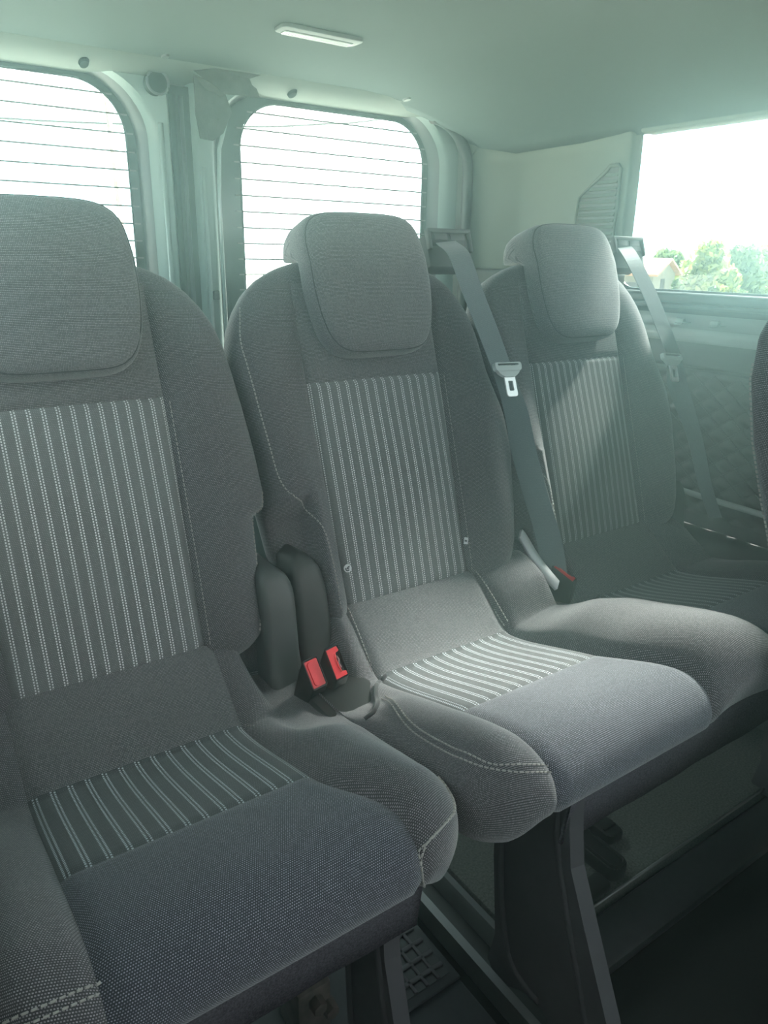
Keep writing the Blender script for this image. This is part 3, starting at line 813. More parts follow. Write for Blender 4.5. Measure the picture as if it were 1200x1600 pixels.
class Cushion:
    def __init__(s, x0, x1, seats, dips):
        s.x0, s.x1, s.seats, s.dips = x0, x1, seats, dips
    def bounds(s, c, y):
        return c - 0.134, c + 0.132 + 0.030 * float(sm(0.60, 0.47, y) if False else (1 - sm(0.47, 0.60, y)))
    def pos(s, x, i):
        y, z = PC[i % len(PC)]; top = i <= I_FRONTBOT - 12
        # distance into the bolsters
        zadd = 0; groove = 0; inside = False; yadd = 0; lowadd = 0
        dmin = 9
        for c in s.seats:
            a, b = s.bounds(c, y)
            if a < x < b: inside = True
            dmin = min(dmin, abs(x - a), abs(x - b))
        wt = float(sm(0.36, 0.41, z)) * (1.0 if i < I_FRONTBOT else 0.0)
        if not inside:
            nxt = [c for c in s.seats if c > x]; prv = [c for c in s.seats if c < x]
            if nxt and prv:      # hump between two places
                a = s.bounds(prv[-1], y)[1]; b = s.bounds(nxt[0], y)[0]; t = (x - a) / (b - a)
                zadd = 0.047 * math.sin(math.pi * t) ** 0.8 * float(np.interp(y, [0.42, 0.46, 0.7, 0.80, 0.88, 0.91], [0.75, 0.9, 1.15, 1.15, 0.45, 0.1]))
                zadd += 0.0
            else:
                if nxt: edge, inn = s.x0, s.bounds(nxt[0], y)[0]
                else: edge, inn = s.x1, s.bounds(prv[-1], y)[1]
                t = abs(x - inn) / abs(edge - inn)
                zadd = 0.024 * math.sin(math.pi * min(1, t * 1.25) * 0.75) * float(np.interp(y, [0.43, 0.5, 0.72, 0.78, 0.9], [0.7, 1.0, 0.9, 0.7, 0]))
                # the side bolster hangs lower in front than the middle
                if i >= I_FRONTBOT - 18: lowadd = -0.024 * float(sm(0.05, 0.5, t)) * float(sm(0.43, 0.38, z) if False else (1 - sm(0.375, 0.425, z)))
                yadd = 0.018 * t * t * (1 - float(sm(0.47, 0.55, y)))
        if dmin < 0.02 and i < I_FRONTBOT and i > 3:
            groove = 0.0055 * math.exp(-(dmin / 0.0045) ** 2)
        gz = 0
        if inside: gz = 0.0018 * math.exp(-((y - 0.605) / 0.004) ** 2) * (i < 15 * 6)
        z = z + zadd * wt + lowadd; y = y + yadd
        # normal of the profile for the groove
        d = PC[(i + 1) % len(PC)] - PC[(i - 1) % len(PC)]; nrm = np.array([-d[1], d[0]]) / (np.linalg.norm(d) + 1e-9)
        if nrm[1] < 0 and i < 14 * 6: nrm = -nrm
        if i >= 14 * 6 and nrm[0] > 0: nrm = -nrm
        y -= nrm[0] * (groove + gz); z -= nrm[1] * (groove + gz)
        # pockets for the buckles at the rear of a bolster
        for (xa, xb, dep) in s.dips:
            k = float(sm(xa, xa + 0.035, x) * (1 - sm(xb - 0.035, xb, x)) * sm(0.66, 0.79, y)) if xa < x < xb else 0
            if k > 0 and i < I_SEAM: z = z - (z - 0.372) * min(1, k * dep)
        # close the ends
        e = min(x - s.x0, s.x1 - x); w_ = 0.105
        if e < w_:
            k = (max(0, 1 - (1 - e / w_) ** 2.8)) ** (1 / 2.8)
            cy = min(max(y, 0.52), 0.84); cz = 0.392
            y = cy + (y - cy) * k; z = cz + (z - cz) * k
        return np.array([x, y, z])
    def build(s, root):
        xs_ = set()
        for c in s.seats:
            for t in np.linspace(-0.13, 0.128, 15): xs_.add(round(c + t, 5))
        base = sorted(xs_)
        # node columns: fractional so panel edges follow the boundaries
        cols = []
        def seg(fa, fb, n, ends=False, bias=None):
            for k in range(n):
                t = k / n
                if bias == 'l': t = 1 - math.cos(t * math.pi / 2)
                if bias == 'r': t = math.sin(t * math.pi / 2)
                cols.append((fa, fb, t))
        X0 = lambda y: s.x0; X1 = lambda y: s.x1
        prev = X0; first = True
        for c in s.seats:
            A = (lambda y, c=c: s.bounds(c, y)[0]); B = (lambda y, c=c: s.bounds(c, y)[1])
            if first: seg(prev, A, 22, bias='l')
            else: seg(prev, A, 20)
            cols.append(('+', A, 0.004)); cols.append(('+', A, 0.009)) if False else None
            seg(A, B, 26)
            prev = B; first = False
        seg(prev, X1, 22, bias='r'); cols.append((prev, X1, 1.0))
        cols = [c for c in cols if c and c[0] != '+']
        npf = len(PC)
        G = np.zeros((len(cols), npf, 3)); Uv = np.zeros((len(cols), npf, 2)); Z = np.zeros((len(cols), npf), int)
        for a, (fa, fb, t) in enumerate(cols):
            for i in range(npf):
                y = PC[i][1 - 1]; xa, xb = fa(y), fb(y); x = xa + (xb - xa) * t
                # crowd the columns towards groove edges
                G[a, i] = s.pos(x, i)
                e = min(x - s.x0, s.x1 - x); ue = x
                if e < 0.06: ue = x + math.copysign((0.06 - e) * 0.9, x - (s.x0 + s.x1) / 2)
                Uv[a, i] = (ue, ARC[i])
        # zones
        ncol = 0; ranges = []
        idx = 22
        for k, c in enumerate(s.seats):
            ranges.append((idx, idx + 26)); idx += 26 + 20
        for (a, b) in ranges:
            for a_ in range(a, b):
                Z[a_, I_CREASE:I_SEAM] = 1; Z[a_, I_SEAM:I_FRONTBOT] = 2; Z[a_, 3:I_CREASE] = 3
        parts = splitgrid(G, Uv, Z, wrap_j=True)
        V, F, U_ = parts[0]
        b = adopt(mesh_obj('seat_cushion', V, F, 'weave', None, True, U_), root)
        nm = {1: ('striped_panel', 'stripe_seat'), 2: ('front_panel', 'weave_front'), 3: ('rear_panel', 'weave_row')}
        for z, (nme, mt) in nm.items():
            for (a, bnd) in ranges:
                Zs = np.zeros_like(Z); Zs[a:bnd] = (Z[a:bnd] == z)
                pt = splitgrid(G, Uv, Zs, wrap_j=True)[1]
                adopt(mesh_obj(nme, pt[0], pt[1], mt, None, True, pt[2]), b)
        return b
    def line(s, pts, lift=0.0008):
        """pts = (x, profile index) -> points and normals on the cushion"""
        P = catmull(np.array(pts, float), 12); A = []; N_ = []
        for x, i in P:
            i0 = int(math.floor(i)); f = i - i0
            q = lambda x_, i_: s.pos(x_, i0) * (1 - f) + s.pos(x_, i0 + 1) * f
            p = q(x, i); dx = q(x + 0.003, i) - q(x - 0.003, i); di = s.pos(x, i0 + 2) - s.pos(x, i0 - 2)
            n = np.cross(dx, di); n /= np.linalg.norm(n) + 1e-9
            if n.dot(np.array([x - (s.x0 + s.x1) / 2, p[1] - 0.66, p[2] - 0.36])) < 0: n = -n
            A.append(p + n * lift); N_.append(n)
        return np.array(A), np.array(N_)

def sew(name, L, parent, **k): return adopt(stitches(name, L[0], L[1], None, **k), parent)

def leg_plate(root, x, sc=1.0, y0=0.0, wide=0.020):
    ol = [(.585, .372), (.580, .30), (.577, .19), (.566, .10), (.562, .06), (.572, .004), (.560, -.012), (.53, -.010), (.50, .012), (.465, .016), (.435, -.005), (.40, -.069), (.315, -.069),
          (.33, .0), (.366, .10), (.41, .195), (.446, .275), (.455, .33), (.458, .372)]
    ol = [(0.51 + (y - 0.51) * sc + y0, z) for y, z in ol]
    L = prism('leg', ol, 'x', x, x + 0.004, 'leg', None, 0.0012); adopt(L, root)
    fr = [p for p in ol[11:]]
    # front flange folded back from the plate
    V = []; F = []
    for (y, z) in ol[12:]:
        V += [(x, y, z), (x + wide, y - 0.004, z), (x + wide, y + 0.001, z), (x + 0.003, y + 0.006, z)]
    n = len(ol[12:])
    for i in range(n - 1):
        for k in range(4): F.append((i * 4 + k, i * 4 + (k + 1) % 4, (i + 1) * 4 + (k + 1) % 4, (i + 1) * 4 + k))
    adopt(mesh_obj('flange', V, F, 'leg', None, False), L)
    rib = catmull([(.475, .36), (.468, .29), (.440, .20), (.405, .10), (.37, .0)], 5); rib = [(x - 0.0005, 0.51 + (y - 0.51) * sc + y0, z) for y, z in rib]
    adopt(tube('rib', rib, 0.004, 'leg', None, 8), L)
    rib = catmull([(.568, .35), (.562, .22), (.550, .12), (.530, .05), (.505, .03), (.47, .025)], 5); rib = [(x - 0.0005, 0.51 + (y - 0.51) * sc + y0, z) for y, z in rib]
    adopt(tube('rib', rib, 0.0045, 'leg', None, 8), L)
    return L

def valance(root, xa, xb, yt, yb, zt, zb, sag=0.0):
    n = 40; V = []; F = []
    for k in range(n + 1):
        x = xa + (xb - xa) * k / n
        wv = 0.0008 * math.sin(x * 30) + 0.0005 * math.sin(x * 73 + 1)
        for (y, z) in ((yt, zt), (yt + (yb - yt) * .5 + wv, (zt + zb) / 2), (yb + wv, zb), (yb + wv + 0.005, zb), (yt + (yb - yt) * .5 + 0.005 + wv, (zt + zb) / 2), (yt + 0.005, zt)):
            V.append((x, y, z))
    for k in range(n):
        for j in range(6): F.append((k * 6 + j, k * 6 + (j + 1) % 6, (k + 1) * 6 + (j + 1) % 6, (k + 1) * 6 + j))
    F += [tuple(range(6)), tuple(n * 6 + j for j in range(6))[::-1]]
    v = adopt(mesh_obj('valance', V, F, 'felt', None, True), root); v['label'] = 'hanging black felt strip under the cushion front'
    return v

def hinge_cover(name, root, xa, xb, pts, m, r=0.012):
    """moulded cover: side outline in (y, z) between two x planes, edges rounded"""
    o = prism(name, pts, 'x', xa, xb, m, None, r); return adopt(o, root)

# ---- single seat on the left
single = empty('single_seat', (0.195, 0.68, 0.0), 'charcoal fabric single rear seat with striped insert, standing apart on the left', 'car seat')
B1 = Back(0.195, 'full', 'step'); b1 = B1.build(single)
headrest(0.195, single, 1.02)
C1 = Cushion(-0.055, 0.4435, [0.195], [(0.352, 0.60, 0.9)]); c1 = C1.build(single)
valance(single, -0.03, 0.372, 0.452, 0.462, 0.384, 0.312)
L1 = leg_plate(single, 0.338, 0.62, 0.0, 0.018)
# ---- double bench
bench = empty('bench_seat', (0.92, 0.68, 0.0), 'charcoal fabric double bench seat with two headrests and two striped places', 'car seat')
B2 = Back(0.680, 'notch', 'full'); b2 = B2.build(bench)
B3 = Back(1.160, 'notch', 'full'); b3 = B3.build(bench)
headrest(0.680, bench); headrest(1.160, bench)
C2 = Cushion(0.4445, 1.412, [0.680, 1.160], [(0.30, 0.525, 0.85), (0.918, 1.035, 0.95)]); c2 = C2.build(bench)
valance(bench, 0.594, 1.385, 0.452, 0.462, 0.384, 0.302)
L2 = leg_plate(bench, 0.598)
leg_plate(bench, 1.30)

# seams on the backrests
for B, bb in ((B1, b1), (B2, b2), (B3, b3)):
    if B.lo == 'notch':
        sew('seam', B.line([(-0.212, 0.475), (-0.226, 0.42), (-0.222, 0.354), (-0.214, 0.26), (-0.209, 0.212), (-0.198, 0.188), (-0.176, 0.170), (-0.160, 0.130), (-0.153, 0.07), (-0.150, 0.0)]), bb)
    if B.ro == 'step':
        sew('seam', B.line([(0.246, 0.20), (0.240, 0.176), (0.224, 0.160), (0.218, 0.12), (0.212, 0.05), (0.20, 0.0)]), bb)
    pe = 0.130
    sew('seam', B.line([(0.136, 0.345), (0.134, 0.2), (0.130, 0.0)]), bb, w=0.0006)
# seams on the cushions
for off in (0.0, 0.0055):
    sew('seam', C1.line([(0.436 - off * .3, 78), (0.435 - off * .5, 84), (0.432 - off, 88), (0.418 - off, 91), (0.403 - off, 91.5 - off * 60), (0.378 - off, 91), (0.364 - off, 91), (0.357 - off * .2, 95), (0.360, 103), (0.374, 111)]), c1)
    sew('seam', C1.line([(-0.02, 90 - off * 300), (0.018, 89 - off * 300), (0.039, 88 - off * 300), (0.064, 86.5 - off * 300)]), c1)
    sew('seam', C2.line([(0.500 + off, 46), (0.468 + off, 58), (0.463 + off, 72), (0.471 + off, 83), (0.494, 88.3 - off * 350), (0.525, 89.3 - off * 350), (0.552, 88.5 - off * 350)]), c2)
    sew('seam', C2.line([(0.552 - off, 6), (0.549 - off, 18), (0.546 - off, 29)]), c2)
    sew('seam', C2.line([(0.811 + off, 6), (0.812 + off, 18), (0.814 + off, 29)]), c2)
sew('seam', C1.line([(0.329, 29), (0.331, 31), (0.338, 36)]), c1, m='thread')

# hinge covers at the foot of the backrests (single seat's is greyer)
def moulded(name, root, x0, x1, ztop, m, lean=0.0, r=0.03, dy=0.0):
    """hinge cover: rounded-top upright moulding whose front face bulges and then sweeps forward at the foot"""
    zb = 0.29
    ol = [(x0, zb)] + [(x0 + (x1 - x0) * u, v) for u, v in []]
    ol = [(x0, zb), (x0, ztop - r * 0.55)] + [(x0 + r * 0.5 * (1 - math.cos(a)), ztop - r * 0.55 * (1 - math.sin(a))) for a in np.linspace(0.3, 1.45, 5)]
    ol += [(x1 - r * (1 - math.sin(a)), ztop - r * 1.5 * (1 - math.cos(a))) for a in np.linspace(0.15, math.pi / 2, 9)]
    z_ = ol[-1][1]
    ol += [(x1 + lean * t, z_ + (zb - z_) * t) for t in (0.3, 0.6, 0.62, 1.0)]
    ol[0] = (x0 + 0.0, zb)
    fy = lambda z: np.interp(z, [0.28, 0.33, 0.37, 0.42, 0.50, 0.545, 0.57], [0.815, 0.825, 0.842, 0.858, 0.868, 0.880, 0.905]) + dy
    bm = bmesh.new()
    # fill as front and back skins on the same outline, subdivided in height by the outline points
    A = [bm.verts.new((x, fy(z), z)) for x, z in ol]; B = [bm.verts.new((x, fy(z) + 0.09, z)) for x, z in ol]
    zs_ = np.linspace(zb, ztop - 0.001, 24)
    bm.free(); bm = bmesh.new()
    P = np.array(ol)
    L = [p for p in ol[:7]]; R_ = [p for p in ol[7:]]
    lx = lambda z: float(np.interp(z, [p[1] for p in L], [p[0] for p in L]))
    Rr = sorted(R_, key=lambda p: p[1]); rx = lambda z: float(np.interp(z, [p[1] for p in Rr], [p[0] for p in Rr]))
    rows = []
    for z in zs_:
        a, b = lx(z), rx(z); e = min(0.010, (b - a) * 0.35); f = fy(z)
        sec = [(a, f + 0.09), (a, f + 0.012)] + [(a + e * (1 - math.cos(t)), f + 0.012 * (1 - math.sin(t))) for t in (0.4, 0.8, 1.2, math.pi / 2)]
        sec += [(b - e * (1 - math.cos(t)), f + 0.012 * (1 - math.sin(t))) for t in (math.pi / 2, 1.2, 0.8, 0.4)] + [(b, f + 0.012), (b, f + 0.09)]
        rows.append([bm.verts.new((x, y, z)) for x, y in sec])
    for p, q in zip(rows[:-1], rows[1:]):
        for k in range(len(p) - 1): bm.faces.new((p[k], p[k + 1], q[k + 1], q[k]))
        bm.faces.new((p[-1], p[0], q[0], q[-1]))
    bm.faces.new(rows[-1]); bm.faces.new(rows[0][::-1])
    return adopt(bm_obj(name, bm, m, None, sharp=60), root)
o = moulded('hinge_cover', single, 0.400, 0.4535, 0.552, 'cover_plastic_grey', 0.0, 0.028)
o['label'] = 'lighter grey moulded hinge cover'
o = moulded('hinge_cover', bench, 0.458, 0.512, 0.562, 'cover_plastic', 0.012, 0.040, 0.010)
o['label'] = 'scuffed black hinge cover'
for xa, xb in ((1.385, 1.43),):
    moulded('hinge_cover', bench, xa, xb, 0.53, 'cover_plastic', 0.0, 0.03, 0.02)
# latch tray between the seats, its raised fabric lip
tray = adopt(box('buckle_tray', (0.478, 0.765, 0.374), (0.100, 0.150, 0.03), 'black_plastic', None, bev=0.008), bench)
lip = C2.line([(0.560, 31), (0.535, 36), (0.512, 41), (0.488, 47), (0.468, 50), (0.452, 50)], 0.001)
adopt(tube('lip', lip[0], 0.0035, 'weave', None, 8), bench)
lip = C2.line([(0.94, 20), (0.955, 24), (0.985, 30), (1.02, 31), (1.05, 29)], 0.001)
adopt(tube('lip', lip[0], 0.003, 'weave', None, 8), bench)
# plastic edge beside the middle backrest, coloured white for the sunlight on it
stp = catmull([(0.943, 0.905, 0.496), (0.945, 0.894, 0.486), (0.946, 0.870, 0.463), (0.949, 0.843, 0.442), (0.953, 0.813, 0.423)], 5)
V = []; F = []
for k, p in enumerate(stp):
    wd = 0.0055 + 0.002 * math.sin(k / len(stp) * math.pi)
    V += [p + np.array([-wd, -0.003, -0.004]), p + np.array([wd, 0.004, 0.006]), p + np.array([wd, 0.010, 0.002]), p + np.array([-wd, 0.003, -0.010])]
for k in range(len(stp) - 1):
    for j in range(4): F.append((k * 4 + j, k * 4 + (j + 1) % 4, (k + 1) * 4 + (j + 1) % 4, (k + 1) * 4 + j))
o = adopt(mesh_obj('sunlit_edge_strip', V, F, 'white', None), bench); o['label'] = 'plastic edge strip with sunlight painted white, beside the middle belt'

# round white badge and small side tag on the middle backrest insert
p, n_ = B2.surf(-0.116, 0.058, 0.0015); q_ = Vector(n_).to_track_quat('Z', 'Y').to_matrix()
bm = bmesh.new(); bmesh.ops.create_cone(bm, cap_ends=True, segments=32, radius1=0.0066, radius2=0.0062, depth=0.0016)
bmesh.ops.transform(bm, matrix=Matrix.Translation(p) @ q_.to_4x4(), verts=bm.verts)
badge = adopt(bm_obj('badge', bm, 'white', None), b2); badge['label'] = 'round white badge with a dark curled emblem'
def emblem(pts, r):
    P = catmull(pts, 5); W = [np.array(p) + np.array(q_ @ Vector((a, b_, 0.0010))) for a, b_ in P]; return W
W = emblem([(-0.0030, 0.0010), (-0.0034, -0.0012), (-0.0022, -0.0032), (0.0002, -0.0034), (0.0022, -0.0022)], 1)
adopt(tube('emblem', W, [0.0009] * (len(W) - 1) + [0.0004], 'ink', None, 6), b2)
W = emblem([(-0.0012, -0.0008), (-0.0004, 0.0012), (0.0014, 0.0024), (0.0030, 0.0034)], 1)
adopt(tube('emblem', W, 0.0008, 'ink', None, 6), b2)
W = emblem([(-0.0008, -0.0014), (0.0010, -0.0002), (0.0026, 0.0006)], 1)
adopt(tube('emblem', W, 0.0007, 'ink', None, 6), b2)
p, n_ = B2.surf(0.129, 0.054, 0.004)
o = box('side_tag', p, (0.007, 0.002, 0.012), 'white', None, 0.0004, rot=Vector(n_).to_track_quat('Y', 'Z').to_matrix()); adopt(o, b2); o['label'] = 'small pale woven tag at the insert edge'
o = box('tag_print', p + n_ * 0.0012, (0.004, 0.0006, 0.003), 'ink', None, 0, rot=Vector(n_).to_track_quat('Y', 'Z').to_matrix()); adopt(o, b2)

# belt guides on the bench shoulders
def belt_guide(B, xr):
    def W(x, q, o): return B.w(x, q, o)
    c = B.w(xr, 0.598, -0.035)
    R = Matrix((np.array([1, 0, 0]), NN, UU)).transposed()   # columns: x, n, u
    tilt = Matrix.Rotation(math.radians(-8), 3, 'Y')
    def bx(name, dx, dn, du, sx, sn, su, m, par, bev):
        o = box(name, c + np.array([dx, 0, 0]) + NN * dn + UU * du, (sx, sn, su), m, None, bev, rot=R); return adopt(o, par)
    g = bx('belt_guide', 0.012, -0.012, -0.030, 0.104, 0.050, 0.062, 'panel', bench, 0.010)
    bx('guide_top', 0.012, 0.012, 0.004, 0.100, 0.012, 0.008, 'panel', g, 0.003)
    bx('guide_side', -0.034, 0.012, -0.012, 0.008, 0.012, 0.034, 'panel', g, 0.003)
    bx('guide_side', 0.058, 0.012, -0.014, 0.008, 0.012, 0.040, 'panel', g, 0.003)
    bx('guide_slot', 0.012, 0.0135, -0.012, 0.080, 0.002, 0.022, 'rubber', g, 0.0008)
    bx('guide_insert', -0.008, 0.014, -0.006, 0.030, 0.004, 0.012, 'cover_plastic_grey', g, 0.0015)
    bx('guide_insert', 0.030, 0.014, -0.006, 0.034, 0.004, 0.012, 'cover_plastic_grey', g, 0.0015)
    return g
belt_guide(B2, 0.203); belt_guide(B3, 0.222)

def belt(name, pts, dirs, label, tk, grp):
    """flat webbing through pts; dirs = width direction at each point"""
    root = empty(name, tuple(pts[-1]), label, 'seat belt')
    P = catmull(pts, 8); D = catmull(dirs, 8); V = []; F = []; Uv = []; L = 0
    for i, (p, d) in enumerate(zip(P, D)):
        wd = np.linalg.norm(d); d = d / wd
        t = (P[min(i + 1, len(P) - 1)] - P[max(i - 1, 0)]); t /= np.linalg.norm(t); n = np.cross(t, d); n /= np.linalg.norm(n)
        if i: L += np.linalg.norm(P[i] - P[i - 1])
        for (s_, o_) in ((-1, 0.0007), (-0.5, 0.0007), (0, 0.0007), (0.5, 0.0007), (1, 0.0007), (1, -0.0007), (0, -0.0007), (-1, -0.0007)):
            V.append(p + d * s_ * wd + n * o_); Uv.append((s_ * wd, L))
    m_ = 8
    for i in range(len(P) - 1):
        for k in range(m_): F.append((i * m_ + k, i * m_ + (k + 1) % m_, (i + 1) * m_ + (k + 1) % m_, (i + 1) * m_ + k))
    F += [tuple(range(m_))[::-1], tuple((len(P) - 1) * m_ + k for k in range(m_))]
    adopt(mesh_obj('webbing', V, F, 'webbing', None, False, Uv), root)
    # tongue
    c, d, t, n = tk
    d = d / np.linalg.norm(d); t = t - d * t.dot(d); t /= np.linalg.norm(t); n = np.cross(d, t)
    R = Matrix((d, t, n)).transposed()
    def ring2(outer, inner, th, name, m, par):
        bm = bmesh.new()
        lo = [bm.verts.new((a, b, -th)) for a, b in outer]; hi = [bm.verts.new((a, b, th)) for a, b in outer]
        li = [bm.verts.new((a, b, -th)) for a, b in inner]; hi2 = [bm.verts.new((a, b, th)) for a, b in inner]
        k_ = len(outer)
        for k in range(k_):
            j = (k + 1) % k_
            bm.faces.new((lo[k], lo[j], hi[j], hi[k])); bm.faces.new((li[k], hi2[k], hi2[j], li[j]))
            bm.faces.new((hi[k], hi[j], hi2[j], hi2[k])); bm.faces.new((lo[k], li[k], li[j], lo[j]))
        bmesh.ops.transform(bm, matrix=Matrix.Translation(c) @ R.to_4x4(), verts=bm.verts)
        return adopt(bm_obj(name, bm, m, None), par)
    T = ring2(rrect(-0.031, 0.031, -0.005, 0.010, (0.006, 0.006, 0.004, 0.004), 4), rrect(-0.025, 0.025, -0.003, 0.001, 0.0015, 4), 0.0045, 'tongue', 'tongue_plastic', root)
    T['label'] = 'pale plastic tongue with a bright steel latch plate'
    # taper from slotted bar to the blade
    bm = bmesh.new()
    for th in (-0.0035, 0.0035): pass
    ol = [(-0.028, 0.008), (0.028, 0.008), (0.022, 0.015), (0.012, 0.021), (-0.012, 0.021), (-0.022, 0.015)]
    a_ = [bm.verts.new((x, y, -0.0035)) for x, y in ol]; b_ = [bm.verts.new((x, y, 0.0035)) for x, y in ol]
    bm.faces.new(a_[::-1]); bm.faces.new(b_)
    for k in range(6): bm.faces.new((a_[k], a_[(k + 1) % 6], b_[(k + 1) % 6], b_[k]))
    bmesh.ops.transform(bm, matrix=Matrix.Translation(c) @ R.to_4x4(), verts=bm.verts)
    adopt(bm_obj('tongue_shoulder', bm, 'tongue_plastic', None, sharp=30), T)
    ring2(rrect(-0.0125, 0.0125, 0.019, 0.056, (0.005, 0.005, 0.002, 0.002), 4), rrect(-0.0055, 0.0055, 0.028, 0.046, 0.0015, 4), 0.0014, 'latch_plate', 'steel', T)
    return root

def on_back(B, xr, q, off): return B.w(xr, q, off)
XH = np.array([1., 0, 0])
def dvec(ax, k=0.0235):  # width direction mostly across, tipped along the backrest
    v = np.array([1, 0, 0]) + UU * ax; return v / np.linalg.norm(v) * k
pts = [on_back(B2, 0.205, 0.590, -0.030), on_back(B2, 0.204, 0.578, -0.016), on_back(B2, 0.190, 0.545, 0.026), on_back(B2, 0.199, 0.485, 0.034), on_back(B2, 0.222, 0.405, 0.036), on_back(B2, 0.246, 0.325, 0.034), on_back(B2, 0.262, 0.262, 0.032),
       on_back(B2, 0.268, 0.196, 0.030), on_back(B2, 0.279, 0.122, 0.030), on_back(B2, 0.296, 0.035, 0.030), on_back(B2, 0.300, -0.02, 0.030), on_back(B2, 0.304, -0.065, 0.026)]
dirs = [dvec(.1), dvec(.1), dvec(.1), dvec(.12), dvec(.12), dvec(.12), np.array([.020, -.008, .004]), np.array([.017, -.014, .003]), np.array([.014, -.018, .002]), np.array([.016, -.016, .002]), np.array([.020, -.012, .002]), np.array([.022, -.008, 0])]
tk = (on_back(B2, 0.248, 0.346, 0.041), dvec(-.04), -UU + np.array([0.20, 0, 0]) + NN * 0.10, NN)
belt('seat_belt', pts, dirs, 'grey seat belt hanging down the right side of the middle backrest', tk, None)
pts = [on_back(B3, 0.218, 0.590, -0.030), on_back(B3, 0.216, 0.578, -0.016), on_back(B3, 0.178, 0.540, 0.026), on_back(B3, 0.205, 0.470, 0.034), on_back(B3, 0.235, 0.400, 0.034), on_back(B3, 0.264, 0.335, 0.030), np.array([1.440, 0.955, 0.72]),
       np.array([1.450, 0.905, 0.62]), np.array([1.450, 0.86, 0.517]), np.array([1.450, 0.825, 0.455])]
dirs = [dvec(.1), dvec(.1), dvec(.1), dvec(.12), dvec(.12), dvec(.12), np.array([.012, -.017, .002]), np.array([.012, -.010, .002]), np.array([.012, -.008, .002]), np.array([.012, -.008, .0])]
tk = (on_back(B3, 0.236, 0.334, 0.044), dvec(-.12), -UU + np.array([0.40, 0, 0]) + NN * 0.10, NN)
belt('seat_belt', pts, dirs, 'grey seat belt hanging beside the side window along the last backrest', tk, None)

